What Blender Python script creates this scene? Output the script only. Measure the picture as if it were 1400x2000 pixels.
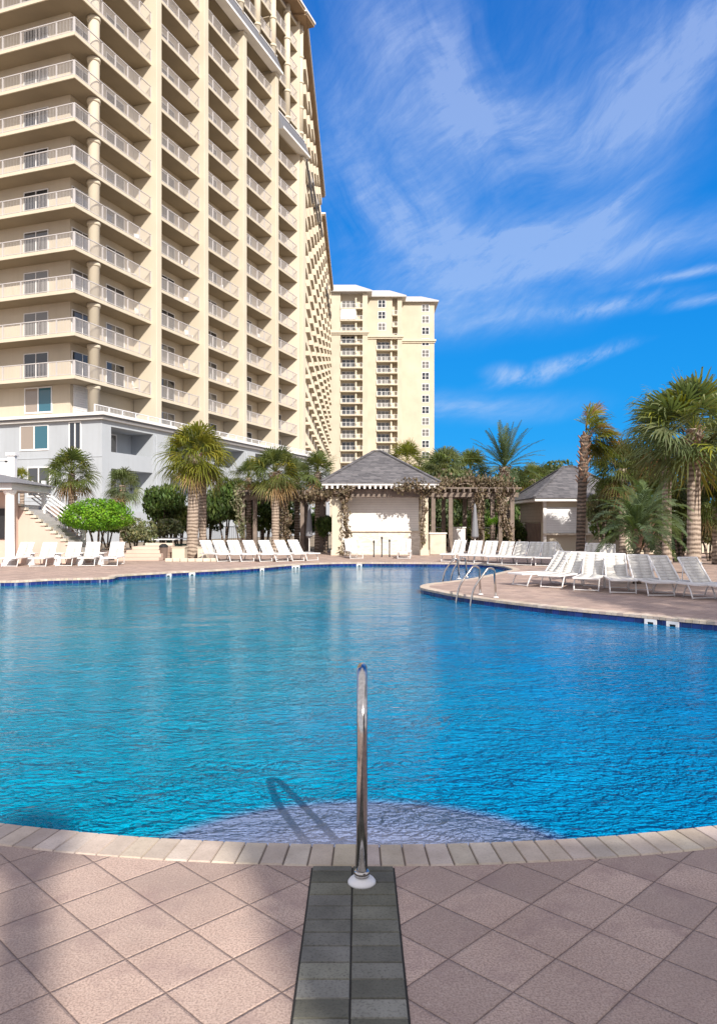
import bpy, math, random
from mathutils import Vector, Matrix, Quaternion
from mathutils.geometry import tessellate_polygon
R = math.radians
random.seed(7)
sc = bpy.context.scene
for o in list(bpy.data.objects): bpy.data.objects.remove(o)

# ---------------------------------------------------------------- camera
F = 1470.0            # focal length in photo pixels (photo 1400 x 2000)
HZ = 1020.0           # row of the horizon
EYE = 1.5
cam = bpy.data.cameras.new('camera'); camo = bpy.data.objects.new('camera', cam)
sc.collection.objects.link(camo); sc.camera = camo
cam.sensor_fit = 'VERTICAL'; cam.sensor_height = 24.0; cam.sensor_width = 24.0
cam.lens = 24.0*F/2000.0
cam.shift_y = (HZ-1000.0)/2000.0
cam.clip_start = 0.05; cam.clip_end = 6000
camo.location = (0, 0, EYE); camo.rotation_euler = (R(90), 0, 0)

def G(px, py, z=0.0):
    """point of height z seen at photo pixel px,py"""
    y = F*(EYE-z)/(py-HZ)
    return ((px-700.0)*y/F, y)
def PX(px, y): return (px-700.0)*y/F
def PZ(py, y): return EYE+(HZ-py)*y/F

# ---------------------------------------------------------------- light
SUN_AZ, SUN_EL = 158.0, 33.0      # azimuth clockwise from +Y (camera direction)
w = bpy.data.worlds.new("World"); sc.world = w; w.use_nodes = True
nt = w.node_tree; nt.nodes.clear()
def N(t, kind, **kw):
    n = t.nodes.new(kind)
    for k, v in kw.items():
        if k.startswith('i_'): n.inputs[int(k[2:])].default_value = v
        else: setattr(n, k, v)
    return n
def L(t, a, b): t.links.new(a, b)
def M2(t, op, a, b=None, c=None, clamp=False):
    n = t.nodes.new('ShaderNodeMath'); n.operation = op; n.use_clamp = clamp
    for i, v in enumerate((a, b, c)):
        if v is None: continue
        if isinstance(v, (int, float)): n.inputs[i].default_value = v
        else: t.links.new(v, n.inputs[i])
    return n.outputs[0]
def ramp(t, fac, stops, interp='LINEAR'):
    n = t.nodes.new('ShaderNodeValToRGB'); n.color_ramp.interpolation = interp
    while len(n.color_ramp.elements) < len(stops): n.color_ramp.elements.new(0.5)
    for e, (p, c) in zip(n.color_ramp.elements, stops):
        e.position = p; e.color = (c, c, c, 1) if isinstance(c, (int, float)) else (*c, 1)
    t.links.new(fac, n.inputs[0]); return n.outputs[0]
def mixc(t, fac, a, b, mode='MIX'):
    n = t.nodes.new('ShaderNodeMix'); n.data_type = 'RGBA'; n.blend_type = mode; n.clamp_factor = True
    for s, v in ((n.inputs[0], fac), (n.inputs[6], a), (n.inputs[7], b)):
        if isinstance(v, (int, float)): s.default_value = v
        elif isinstance(v, tuple): s.default_value = (*v[:3], 1)
        else: t.links.new(v, s)
    return n.outputs[2]

sky = N(nt, 'ShaderNodeTexSky', sky_type='NISHITA', sun_disc=False, sun_elevation=R(SUN_EL), sun_rotation=R(SUN_AZ),
        air_density=1.0, dust_density=0.3, ozone_density=3.0)
tc = N(nt, 'ShaderNodeTexCoord'); sep = N(nt, 'ShaderNodeSeparateXYZ'); L(nt, tc.outputs['Generated'], sep.inputs[0])
dx, dy, dz = sep.outputs
az = M2(nt, 'ARCTAN2', dx, dy)
el = M2(nt, 'ARCSINE', dz)
# clear-sky colour by elevation (deep blue aloft, cyan blue low down), tinting the physical sky
grad = ramp(nt, M2(nt, 'DIVIDE', el, R(60)), [(0.0, (0.08, 0.46, 0.86)), (0.10, (0.004, 0.36, 0.92)), (0.3, (0.001, 0.25, 0.82)),
            (0.55, (0.008, 0.17, 0.64)), (1.0, (0.012, 0.10, 0.44))])
skys = mixc(nt, 1.0, sky.outputs[0], (0.10, 0.10, 0.10), 'MULTIPLY')
base = mixc(nt, 0.95, skys, grad)
# cirrus: brush strokes given by direction (azimuth, elevation), broken up by streaky noise
comb = N(nt, 'ShaderNodeCombineXYZ'); L(nt, az, comb.inputs[0]); L(nt, el, comb.inputs[1])
warp = N(nt, 'ShaderNodeTexNoise'); warp.inputs['Scale'].default_value = 3.0; warp.inputs['Detail'].default_value = 3
L(nt, comb.outputs[0], warp.inputs['Vector'])
def vmath(op, a, b):
    n = nt.nodes.new('ShaderNodeVectorMath'); n.operation = op
    for i, v in enumerate((a, b)):
        if isinstance(v, tuple): n.inputs[i].default_value = v
        else: L(nt, v, n.inputs[i])
    return n.outputs[0]
wv = vmath('MULTIPLY', vmath('SUBTRACT', warp.outputs['Color'], (0.5, 0.5, 0.5)), (0.16, 0.16, 0))
pc = vmath('ADD', comb.outputs[0], wv)
def streak(ang, sx, sy, detail=6, rough=0.62, seed=0.0):
    mp = N(nt, 'ShaderNodeMapping'); mp.vector_type = 'TEXTURE'
    mp.inputs['Rotation'].default_value = (0, 0, R(ang)); mp.inputs['Scale'].default_value = (sx, sy, 1)
    mp.inputs['Location'].default_value = (seed, seed*0.7, 0)
    L(nt, pc, mp.inputs[0])
    n = N(nt, 'ShaderNodeTexNoise'); n.inputs['Scale'].default_value = 1.0
    n.inputs['Detail'].default_value = detail; n.inputs['Roughness'].default_value = rough
    L(nt, mp.outputs[0], n.inputs['Vector']); return n.outputs['Fac']
nA = streak(12, 0.32, 0.075, seed=3.1)
nB = streak(62, 0.30, 0.10, seed=1.7)
nC = streak(-62, 0.30, 0.09, seed=5.2)
nF = streak(25, 0.07, 0.030, 5, 0.7, seed=2.2)
def stroke(px, py, lx, ly, ang, amp, tex=None):
    """soft elliptical stroke centred on a sky direction"""
    a0 = math.atan((px-700)/F); e0 = math.atan((HZ-py)/math.hypot(F, px-700))
    mp = N(nt, 'ShaderNodeMapping'); mp.vector_type = 'TEXTURE'
    mp.inputs['Location'].default_value = (a0, e0, 0); mp.inputs['Rotation'].default_value = (0, 0, R(ang))
    mp.inputs['Scale'].default_value = (lx/F, ly/F, 1)
    L(nt, vmath('ADD', comb.outputs[0], vmath('MULTIPLY', wv, (0.45, 0.45, 0))), mp.inputs[0])
    g = N(nt, 'ShaderNodeTexGradient', gradient_type='QUADRATIC_SPHERE'); L(nt, mp.outputs[0], g.inputs[0])
    v = M2(nt, 'MULTIPLY', g.outputs['Fac'], amp)
    if tex is not None: v = M2(nt, 'MULTIPLY', v, M2(nt, 'MULTIPLY', M2(nt, 'SUBTRACT', tex, 0.30, clamp=True), 3.6))
    return v
S = [stroke(780, 70, 430, 230, -38, .8, nC), stroke(905, 190, 330, 130, -66, 1.5, nC), stroke(1010, 265, 320, 120, -14, 1.4, nA),
     stroke(1200, 210, 430, 190, 30, .8, nB), stroke(1330, 110, 380, 190, 32, .9, nB), stroke(1080, 80, 420, 200, 40, .5, nB),
     stroke(700, 200, 260, 200, 30, .7, nB),
     stroke(780, 420, 340, 190, -32, 1.6, nC), stroke(960, 490, 430, 90, 3, 1.5, nA), stroke(1260, 495, 430, 75, 4, 1.3, nA),
     stroke(900, 560, 480, 120, 4, 1.2, nA), stroke(1000, 620, 380, 60, 6, .9, nA), stroke(1100, 460, 400, 70, 18, .7, nA),
     stroke(1080, 706, 190, 24, 12, 1.9, nF), stroke(1005, 722, 90, 24, -6, 1.6, nF), stroke(1180, 682, 120, 14, 8, 1.2, nF),
     stroke(1340, 545, 180, 15, 2, 1.6, nF), stroke(1390, 595, 110, 16, 2, 1.5, nF), stroke(1190, 600, 230, 26, 3, 1.2, nF),
     stroke(900, 790, 330, 50, 2, 1.3, nA), stroke(760, 640, 200, 60, 6, 1.0, nA), stroke(1175, 425, 110, 26, 30, 1.4, nF),
     stroke(960, 475, 190, 16, 8, 1.5, nF)]
tot = S[0]
for s_ in S[1:]: tot = M2(nt, 'ADD', tot, s_)
# the rest of the dome carries thin cirrus too
fib = M2(nt, 'MULTIPLY_ADD', nF, 1.5, 0.20)
fib2 = streak(35, 0.10, 0.018, 6, 0.72, seed=7.7)
tot = M2(nt, 'MULTIPLY', tot, M2(nt, 'MULTIPLY', M2(nt, 'MULTIPLY', fib, M2(nt, 'MULTIPLY_ADD', fib2, 1.6, 0.15)), 0.50))
tot = M2(nt, 'MINIMUM', M2(nt, 'MAXIMUM', tot, 0.0), 0.56)
cloudc = mixc(nt, M2(nt, 'DIVIDE', el, R(40), clamp=True), (0.50, 0.68, 0.95), (0.44, 0.56, 0.90))
skyc = mixc(nt, tot, base, cloudc)
# added overhead and behind the viewer, out of view, for neutral fill: milky veil
fill_veil = M2(nt, 'MAXIMUM', ramp(nt, M2(nt, 'DIVIDE', M2(nt, 'ABSOLUTE', az), math.pi), [(0.24, 0.0), (0.42, 1.0)]), ramp(nt, M2(nt, 'DIVIDE', el, R(90)), [(0.60, 0.0), (0.80, 1.0)]))
fill_veil = M2(nt, 'MULTIPLY', fill_veil, M2(nt, 'ADD', M2(nt, 'MULTIPLY', nA, 0.6), 0.5), clamp=True)
skyc = mixc(nt, fill_veil, skyc, (1.10, 1.04, 1.0))
# neutral-ish light toward the ground half
bg = N(nt, 'ShaderNodeBackground'); bg.inputs['Strength'].default_value = 0.8
L(nt, skyc, bg.inputs['Color'])
wo = N(nt, 'ShaderNodeOutputWorld'); L(nt, bg.outputs[0], wo.inputs[0])

sun = bpy.data.lights.new('sun', 'SUN'); sun.energy = 4.8; sun.angle = R(0.55); sun.color = (1.0, 0.93, 0.82)
suno = bpy.data.objects.new('sun', sun); sc.collection.objects.link(suno)
ce, se = math.cos(R(SUN_EL)), math.sin(R(SUN_EL))
sdir = Vector((-math.sin(R(SUN_AZ))*ce, -math.cos(R(SUN_AZ))*ce, -se))
suno.rotation_euler = sdir.to_track_quat('-Z', 'Y').to_euler(); suno.location = (20, -40, 60)
sc.view_settings.view_transform = 'Standard'; sc.view_settings.look = 'None'
sc.view_settings.exposure = 0.36; sc.view_settings.gamma = 1.0
sc.cycles.max_bounces = 8; sc.cycles.diffuse_bounces = 4; sc.cycles.transparent_max_bounces = 12
sc.cycles.caustics_reflective = False; sc.cycles.caustics_refractive = False

# ---------------------------------------------------------------- materials
def newmat(name):
    m = bpy.data.materials.new(name); m.use_nodes = True
    t = m.node_tree; b = t.nodes['Principled BSDF']
    return m, t, b
def coords(t, scale=1.0, obj=True):
    c = N(t, 'ShaderNodeTexCoord'); return c.outputs['Object']
def noise(t, vec, scale, detail=4, rough=0.55, out='Fac'):
    n = N(t, 'ShaderNodeTexNoise'); n.inputs['Scale'].default_value = scale; n.inputs['Detail'].default_value = detail
    n.inputs['Roughness'].default_value = rough; L(t, vec, n.inputs['Vector']); return n.outputs[out]
def bump(t, h, strength, dist, b, normal=None):
    n = N(t, 'ShaderNodeBump'); n.inputs['Strength'].default_value = strength; n.inputs['Distance'].default_value = dist
    L(t, h, n.inputs['Height'])
    if normal is not None: L(t, normal, n.inputs['Normal'])
    if b is not None: L(t, n.outputs[0], b.inputs['Normal'])
    return n.outputs[0]
def mat(name, c, rough=0.7, var=0.12, vs=1.5, fine=40, bmp=0.2, bd=0.01, metal=0.0, spec=0.4, streaks=0.0):
    m, t, b = newmat(name)
    v = coords(t)
    n1 = noise(t, v, vs, 5); n2 = noise(t, v, fine, 3)
    lo = tuple(x*(1-var*1.4) for x in c); hi = tuple(min(1, x*(1+var*0.9)) for x in c)
    col = mixc(t, ramp(t, n1, [(0.32, 0.0), (0.68, 1.0)]), lo, hi)
    col = mixc(t, M2(t, 'MULTIPLY', ramp(t, n2, [(0.4, 0.0), (0.7, 1.0)]), var), col, tuple(x*0.6 for x in c))
    if streaks > 0:
        mp = N(t, 'ShaderNodeMapping'); mp.inputs['Scale'].default_value = (1.6, 1.6, 0.08); L(t, v, mp.inputs[0])
        n3 = noise(t, mp.outputs[0], 2.2, 5, 0.65)
        col = mixc(t, M2(t, 'MULTIPLY', ramp(t, n3, [(0.5, 0.0), (0.75, 1.0)]), streaks), col, tuple(x*0.62 for x in (c[0], c[1]*0.96, c[2]*0.88)))
    L(t, col, b.inputs['Base Color'])
    b.inputs['Roughness'].default_value = rough; b.inputs['Metallic'].default_value = metal
    b.inputs['Specular IOR Level'].default_value = spec
    if bmp > 0: bump(t, n2, bmp, bd, b)
    return m
MT = {}
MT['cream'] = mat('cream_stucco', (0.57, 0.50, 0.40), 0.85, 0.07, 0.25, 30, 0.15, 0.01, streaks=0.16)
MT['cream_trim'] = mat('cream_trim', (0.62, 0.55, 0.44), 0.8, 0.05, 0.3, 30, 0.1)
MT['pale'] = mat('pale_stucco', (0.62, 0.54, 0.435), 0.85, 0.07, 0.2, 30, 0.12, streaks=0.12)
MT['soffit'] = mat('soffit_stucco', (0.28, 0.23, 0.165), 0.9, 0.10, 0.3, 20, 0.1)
MT['brown_soffit'] = mat('eave_board', (0.32, 0.22, 0.14), 0.8, 0.1, 0.5, 20, 0.1)
MT['greyblue'] = mat('grey_blue_stucco', (0.43, 0.46, 0.505), 0.85, 0.06, 0.3, 30, 0.12, streaks=0.2)
MT['white'] = mat('white_paint', (0.80, 0.78, 0.77), 0.5, 0.04, 1.0, 30, 0.05, streaks=0.08)
MT['vinyl'] = mat('white_vinyl', (0.80, 0.79, 0.80), 0.4, 0.04, 1.0, 30, 0.03)
MT['roofgrey'] = mat('grey_standing_seam', (0.20, 0.205, 0.23), 0.5, 0.08, 0.4, 10, 0.1)
MT['roofpale'] = mat('pale_metal_roof', (0.52, 0.50, 0.50), 0.5, 0.05, 0.2, 10, 0.05)
MT['pink'] = mat('pink_stucco', (0.62, 0.47, 0.40), 0.9, 0.07, 0.8, 40, 0.2, streaks=0.15)
MT['bark'] = mat('palm_bark', (0.27, 0.205, 0.16), 0.95, 0.3, 4.0, 30, 0.6, 0.02)
MT['barkdark'] = mat('dark_bark', (0.10, 0.075, 0.06), 0.95, 0.3, 4.0, 30, 0.6, 0.02)
def bark(name, ca, cb_):
    m, t, b = newmat(name); v = coords(t)
    mp = N(t, 'ShaderNodeMapping'); mp.inputs['Scale'].default_value = (1, 1, 2.2); L(t, v, mp.inputs[0])
    wv_ = N(t, 'ShaderNodeTexWave', wave_type='BANDS', bands_direction='Z'); wv_.inputs['Scale'].default_value = 2.2; wv_.inputs['Distortion'].default_value = 5.0; wv_.inputs['Detail'].default_value = 3; L(t, v, wv_.inputs[0])
    n = noise(t, mp.outputs[0], 9, 5, 0.7); mp2 = N(t, 'ShaderNodeMapping'); mp2.inputs['Scale'].default_value = (14, 14, 1.2); L(t, v, mp2.inputs[0])
    n2 = noise(t, mp2.outputs[0], 2.5, 3)
    f = M2(t, 'ADD', M2(t, 'MULTIPLY', wv_.outputs['Fac'], .4), M2(t, 'ADD', M2(t, 'MULTIPLY', n, .5), M2(t, 'MULTIPLY', n2, .35)))
    L(t, ramp(t, f, [(0.35, tuple(x*.45 for x in ca)), (0.55, ca), (0.8, cb_)]), b.inputs['Base Color']); b.inputs['Roughness'].default_value = .95
    bump(t, f, .8, .03, b); return m
MT['bark'] = bark('palm_bark', (0.25, 0.19, 0.15), (0.42, 0.34, 0.28)); MT['barkdark'] = bark('dark_palm_bark', (0.085, 0.065, 0.052), (0.19, 0.14, 0.11))
MT['boot'] = mat('palm_boot', (0.42, 0.27, 0.19), 0.9, 0.25, 5.0, 30, 0.3)
MT['wood'] = mat('weathered_wood', (0.22, 0.175, 0.15), 0.85, 0.22, 2.5, 30, 0.3, streaks=0.3)
MT['brownwood'] = mat('brown_shutter', (0.17, 0.12, 0.10), 0.8, 0.15, 2.5, 30, 0.3)
MT['black'] = mat('black_metal', (0.025, 0.025, 0.028), 0.45, 0.1, 3, 30, 0.05)
MT['greentable'] = mat('green_coated_metal', (0.03, 0.09, 0.07), 0.4, 0.1, 3, 30, 0.05)
MT['sand'] = mat('sandy_ground', (0.33, 0.27, 0.20), 0.95, 0.3, 0.4, 20, 0.5, 0.03)
MT['limestone'] = mat('pale_limestone', (0.62, 0.55, 0.46), 0.9, 0.12, 3.0, 30, 0.4, 0.01)
MT['sling'] = None
def steel():
    m, t, b = newmat('polished_steel'); v = coords(t)
    n = noise(t, v, 60, 3); L(t, ramp(t, n, [(0.3, (0.42, 0.40, 0.39)), (0.8, (0.62, 0.60, 0.58))]), b.inputs['Base Color'])
    b.inputs['Metallic'].default_value = 1.0
    r = ramp(t, noise(t, v, 9, 6, 0.7), [(0.35, 0.07), (0.75, 0.22)]); L(t, r, b.inputs['Roughness'])
    mp = N(t, 'ShaderNodeMapping'); mp.inputs['Scale'].default_value = (1, 1, 0.3); L(t, v, mp.inputs[0])
    bump(t, noise(t, mp.outputs[0], 45, 2), 0.05, 0.002, b)
    return m
MT['steel'] = steel()
def sling():
    m, t, b = newmat('mesh_sling_fabric'); v = coords(t)
    n = noise(t, v, 2.5, 4)
    L(t, mixc(t, ramp(t, n, [(0.35, 0.0), (0.65, 1.0)]), (0.60, 0.58, 0.55), (0.74, 0.72, 0.68)), b.inputs['Base Color'])
    b.inputs['Roughness'].default_value = 0.75
    b.inputs['Transmission Weight'].default_value = 0.0
    wv_ = N(t, 'ShaderNodeTexWave'); wv_.inputs['Scale'].default_value = 90; L(t, v, wv_.inputs[0])
    bump(t, wv_.outputs['Fac'], 0.25, 0.002, b)
    return m
MT['sling'] = sling()
def glass(name, tint, curtain):
    m, t, b = newmat(name); v = coords(t)
    inf = N(t, 'ShaderNodeObjectInfo')
    # curtains hang behind some panes
    c2 = N(t, 'ShaderNodeTexWave'); c2.inputs['Scale'].default_value = 5.0; c2.inputs['Distortion'].default_value = 1.5; L(t, v, c2.inputs[0])
    cur = mixc(t, c2.outputs['Fac'], tuple(x*0.7 for x in curtain), curtain)
    f = ramp(t, inf.outputs['Random'], [(0.42, 0.0), (0.62, 0.6)])
    L(t, mixc(t, f, tint, cur), b.inputs['Base Color'])
    b.inputs['Roughness'].default_value = 0.05; b.inputs['IOR'].default_value = 1.55
    b.inputs['Specular IOR Level'].default_value = 0.7
    bump(t, noise(t, v, 0.8, 2), 0.06, 0.02, b)
    return m
MT['glass'] = glass('window_glass', (0.022, 0.026, 0.036), (0.30, 0.28, 0.26))
MT['tealglass'] = glass('teal_window_glass', (0.03, 0.12, 0.17), (0.05, 0.15, 0.20))
MT['beigeglass'] = glass('curtained_glass', (0.33, 0.27, 0.23), (0.36, 0.30, 0.25))

def foliage(name, c1, c2, transl=0.35):
    m, t, b = newmat(name); v = coords(t)
    a = N(t, 'ShaderNodeAttribute', attribute_name='tint')
    n = noise(t, v, 1.3, 3)
    col = mixc(t, ramp(t, n, [(0.35, 0.0), (0.65, 1.0)]), c1, c2)
    col = mixc(t, 1.0, col, a.outputs['Color'], 'MULTIPLY')
    L(t, col, b.inputs['Base Color']); b.inputs['Roughness'].default_value = 0.55; b.inputs['Specular IOR Level'].default_value = 0.35
    tr = N(t, 'ShaderNodeBsdfTranslucent'); L(t, mixc(t, 1.0, col, (1.3, 1.4, 0.6), 'MULTIPLY'), tr.inputs['Color'])
    mx = N(t, 'ShaderNodeMixShader'); mx.inputs[0].default_value = transl
    L(t, b.outputs[0], mx.inputs[1]); L(t, tr.outputs[0], mx.inputs[2])
    L(t, mx.outputs[0], t.nodes['Material Output'].inputs[0])
    return m
MT['fan'] = foliage('sabal_leaf', (0.085, 0.115, 0.030), (0.13, 0.15, 0.045))
MT['fangrey'] = foliage('grey_green_leaf', (0.11, 0.14, 0.06), (0.19, 0.22, 0.105))
MT['fanyellow'] = foliage('yellow_green_leaf', (0.17, 0.19, 0.025), (0.26, 0.25, 0.04))
MT['date'] = foliage('date_palm_leaf', (0.07, 0.105, 0.05), (0.12, 0.16, 0.08))
MT['bushdark'] = foliage('dark_shrub_leaf', (0.055, 0.095, 0.026), (0.10, 0.155, 0.045))
MT['bushbright'] = foliage('bright_shrub_leaf', (0.10, 0.24, 0.012), (0.17, 0.34, 0.02))
MT['bushgrey'] = foliage('silver_shrub_leaf', (0.14, 0.16, 0.09), (0.27, 0.28, 0.18))
MT['vine'] = foliage('brown_vine_leaf', (0.12, 0.095, 0.06), (0.23, 0.185, 0.13), 0.2)
MT['brownleaf'] = foliage('dead_leaf', (0.22, 0.13, 0.06), (0.33, 0.21, 0.10), 0.2)

def shingle():
    m, t, b = newmat('grey_shingle'); v = coords(t)
    br = N(t, 'ShaderNodeTexBrick'); br.inputs['Scale'].default_value = 1.0
    br.inputs['Brick Width'].default_value = 0.28; br.inputs['Row Height'].default_value = 0.075
    br.inputs['Mortar Size'].default_value = 0.006; br.inputs['Bias'].default_value = 0.0
    br.inputs['Color1'].default_value = (0.06, 0.058, 0.066, 1); br.inputs['Color2'].default_value = (0.17, 0.16, 0.17, 1)
    br.inputs['Mortar'].default_value = (0.03, 0.03, 0.035, 1)
    s = N(t, 'ShaderNodeSeparateXYZ'); L(t, v, s.inputs[0])
    cb = N(t, 'ShaderNodeCombineXYZ'); L(t, M2(t, 'ADD', s.outputs[0], M2(t, 'MULTIPLY', s.outputs[1], 0.77)), cb.inputs[0]); L(t, M2(t, 'MULTIPLY', s.outputs[2], 1.0), cb.inputs[1])
    L(t, cb.outputs[0], br.inputs['Vector'])
    n = noise(t, v, 7, 5, 0.7)
    col = mixc(t, ramp(t, n, [(0.35, 0.0), (0.7, 1.0)]), br.outputs['Color'], (0.15, 0.145, 0.16))
    L(t, mixc(t, 0.5, br.outputs['Color'], col), b.inputs['Base Color']); b.inputs['Roughness'].default_value = 0.9
    bump(t, br.outputs['Color'], 0.6, 0.03, b)
    return m
MT['shingle'] = shingle()
def siding(name, c, step):
    m, t, b = newmat(name); v = coords(t)
    s = N(t, 'ShaderNodeSeparateXYZ'); L(t, v, s.inputs[0])
    fr = M2(t, 'FRACT', M2(t, 'DIVIDE', s.outputs[2], step))
    n = noise(t, v, 2.0, 5)
    col = mixc(t, ramp(t, n, [(0.35, 0.0), (0.7, 1.0)]), tuple(x*0.88 for x in c), c)
    col = mixc(t, ramp(t, fr, [(0.0, 0.8), (0.16, 0.15), (0.3, 0.0)]), col, tuple(x*0.55 for x in c))
    L(t, col, b.inputs['Base Color']); b.inputs['Roughness'].default_value = 0.6
    bump(t, fr, 0.5, 0.012, b); return m
MT['siding'] = siding('white_slat_shutter', (0.84, 0.82, 0.79), 0.11)
MT['greysiding'] = siding('grey_slat_shutter', (0.80, 0.80, 0.82), 0.12)
MT['brownsiding'] = siding('brown_plank', (0.36, 0.29, 0.24), 0.18)
def stone():
    m, t, b = newmat('stacked_stone'); v = coords(t)
    mp = N(t, 'ShaderNodeMapping'); mp.inputs['Scale'].default_value = (1, 1, 2.6); L(t, v, mp.inputs[0])
    vo = N(t, 'ShaderNodeTexVoronoi'); vo.inputs['Scale'].default_value = 5.0; L(t, mp.outputs[0], vo.inputs[0])
    col = mixc(t, vo.outputs['Color'], (0.55, 0.50, 0.44), (0.78, 0.74, 0.68))
    L(t, col, b.inputs['Base Color']); b.inputs['Roughness'].default_value = 0.9
    bump(t, vo.outputs['Distance'], 0.7, 0.02, b); return m
MT['stone'] = stone()

def deck_mat():
    m, t, b = newmat('pink_exposed_aggregate_tiles'); v = coords(t)
    s = N(t, 'ShaderNodeSeparateXYZ'); L(t, v, s.inputs[0]); x, y = s.outputs[0], s.outputs[1]
    # a long gentle wobble so the joints are not ruler straight
    wb = noise(t, v, 1.2, 2)
    q = 1/math.sqrt(2); T = 0.261
    a = M2(t, 'SUBTRACT', M2(t, 'MULTIPLY', M2(t, 'ADD', x, y), q), 1.5246)
    c = M2(t, 'SUBTRACT', M2(t, 'MULTIPLY', M2(t, 'SUBTRACT', y, x), q), 2.6545)
    wob = M2(t, 'MULTIPLY', M2(t, 'SUBTRACT', wb, 0.5), 0.014)
    a = M2(t, 'ADD', a, wob); c = M2(t, 'ADD', c, wob)
    da = M2(t, 'PINGPONG', a, T/2); dc = M2(t, 'PINGPONG', c, T/2)
    d = M2(t, 'MINIMUM', da, dc)
    jn = M2(t, 'ADD', d, M2(t, 'MULTIPLY', M2(t, 'SUBTRACT', noise(t, v, 60, 3), 0.5), 0.0035))
    joint = ramp(t, jn, [(0.0, 1.0), (0.0016, 1.0), (0.0038, 0.0)])
    # per-tile tone
    cb = N(t, 'ShaderNodeCombineXYZ')
    L(t, M2(t, 'FLOOR', M2(t, 'DIVIDE', a, T)), cb.inputs[0]); L(t, M2(t, 'FLOOR', M2(t, 'DIVIDE', c, T)), cb.inputs[1])
    wn = N(t, 'ShaderNodeTexWhiteNoise', noise_dimensions='2D'); L(t, cb.outputs[0], wn.inputs['Vector'])
    n1 = noise(t, v, 2.3, 6, 0.6); n2 = noise(t, v, 130, 3, 0.6); n3 = noise(t, v, 45, 4, 0.65)
    pits = N(t, 'ShaderNodeTexVoronoi'); pits.inputs['Scale'].default_value = 70; L(t, v, pits.inputs[0])
    col = mixc(t, ramp(t, n1, [(0.3, 0.0), (0.7, 1.0)]), (0.49, 0.355, 0.295), (0.65, 0.49, 0.41))
    col = mixc(t, M2(t, 'MULTIPLY', wn.outputs['Value'], 0.6), col, (0.30, 0.23, 0.205))
    col = mixc(t, M2(t, 'MULTIPLY', ramp(t, n2, [(0.42, 0.0), (0.62, 1.0)]), 0.6), col, (0.20, 0.145, 0.125))
    col = mixc(t, M2(t, 'MULTIPLY', ramp(t, n3, [(0.55, 0.0), (0.8, 1.0)]), 0.4), col, (0.60, 0.50, 0.44))
    col = mixc(t, M2(t, 'MULTIPLY', ramp(t, pits.outputs['Distance'], [(0.06, 1.0), (0.16, 0.0)]), 0.75), col, (0.11, 0.08, 0.07))
    # rubbed purple-grey scuffs
    n4 = noise(t, v, 4.5, 5, 0.6)
    col = mixc(t, M2(t, 'MULTIPLY', ramp(t, n4, [(0.52, 0.0), (0.68, 1.0)]), 0.5), col, (0.27, 0.185, 0.175))
    n5 = noise(t, v, 0.9, 6, 0.68)
    col = mixc(t, M2(t, 'MULTIPLY', ramp(t, n5, [(0.50, 0.0), (0.60, 1.0)]), 0.35), col, (0.30, 0.235, 0.21))
    col = mixc(t, M2(t, 'MULTIPLY', joint, 0.9), col, (0.115, 0.08, 0.072))
    L(t, col, b.inputs['Base Color']); b.inputs['Roughness'].default_value = 0.85; b.inputs['Specular IOR Level'].default_value = 0.25
    h = ramp(t, d, [(0.0, 0.0), (0.008, 1.0)])
    n_ = bump(t, h, 0.8, 0.006, None)
    hh = M2(t, 'SUBTRACT', n2, M2(t, 'MULTIPLY', ramp(t, pits.outputs['Distance'], [(0.05, 1.0), (0.18, 0.0)]), 0.8))
    bump(t, hh, 0.35, 0.003, b, n_)
    return m
MT['deck'] = deck_mat()
def perpiece(name, ca, cb_, speck=0.3, rough=0.85):
    m, t, b = newmat(name); v = coords(t)
    a = N(t, 'ShaderNodeAttribute', attribute_name='tint')
    n = noise(t, v, 6, 5); n2 = noise(t, v, 110, 3)
    col = mixc(t, ramp(t, n, [(0.3, 0.0), (0.7, 1.0)]), ca, cb_)
    col = mixc(t, 1.0, col, a.outputs['Color'], 'MULTIPLY')
    col = mixc(t, M2(t, 'MULTIPLY', ramp(t, n2, [(0.5, 0.0), (0.75, 1.0)]), speck), col, tuple(x*0.4 for x in ca))
    L(t, col, b.inputs['Base Color']); b.inputs['Roughness'].default_value = rough; b.inputs['Specular IOR Level'].default_value = 0.25
    bump(t, n2, 0.3, 0.003, b); return m
MT['coping'] = perpiece('coping_brick', (0.44, 0.37, 0.31), (0.58, 0.50, 0.43))
MT['paver'] = perpiece('dark_grey_paver', (0.13, 0.128, 0.112), (0.21, 0.205, 0.18), 0.6)
def tileband():
    m, t, b = newmat('navy_waterline_tile')
    a = N(t, 'ShaderNodeAttribute', attribute_name='tint')
    L(t, mixc(t, 1.0, (0.012, 0.022, 0.13), a.outputs['Color'], 'MULTIPLY'), b.inputs['Base Color'])
    b.inputs['Roughness'].default_value = 0.15; return m
MT['navy'] = tileband()
def plaster():
    m, t, b = newmat('blue_pool_plaster'); v = coords(t)
    s = N(t, 'ShaderNodeSeparateXYZ'); L(t, v, s.inputs[0])
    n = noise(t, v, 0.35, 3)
    # teal side to azure side: depth tone plus sky reflection and shade, painted in
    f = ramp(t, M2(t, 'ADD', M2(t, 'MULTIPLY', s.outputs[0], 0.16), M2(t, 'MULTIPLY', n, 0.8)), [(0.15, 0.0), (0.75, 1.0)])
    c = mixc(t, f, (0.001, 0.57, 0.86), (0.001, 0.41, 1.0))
    caus = N(t, 'ShaderNodeTexVoronoi', feature='SMOOTH_F1'); caus.inputs['Scale'].default_value = 2.5; L(t, v, caus.inputs[0])
    L(t, c, b.inputs['Base Color']); b.inputs['Roughness'].default_value = 0.8
    return m
MT['plaster'] = plaster()
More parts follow.
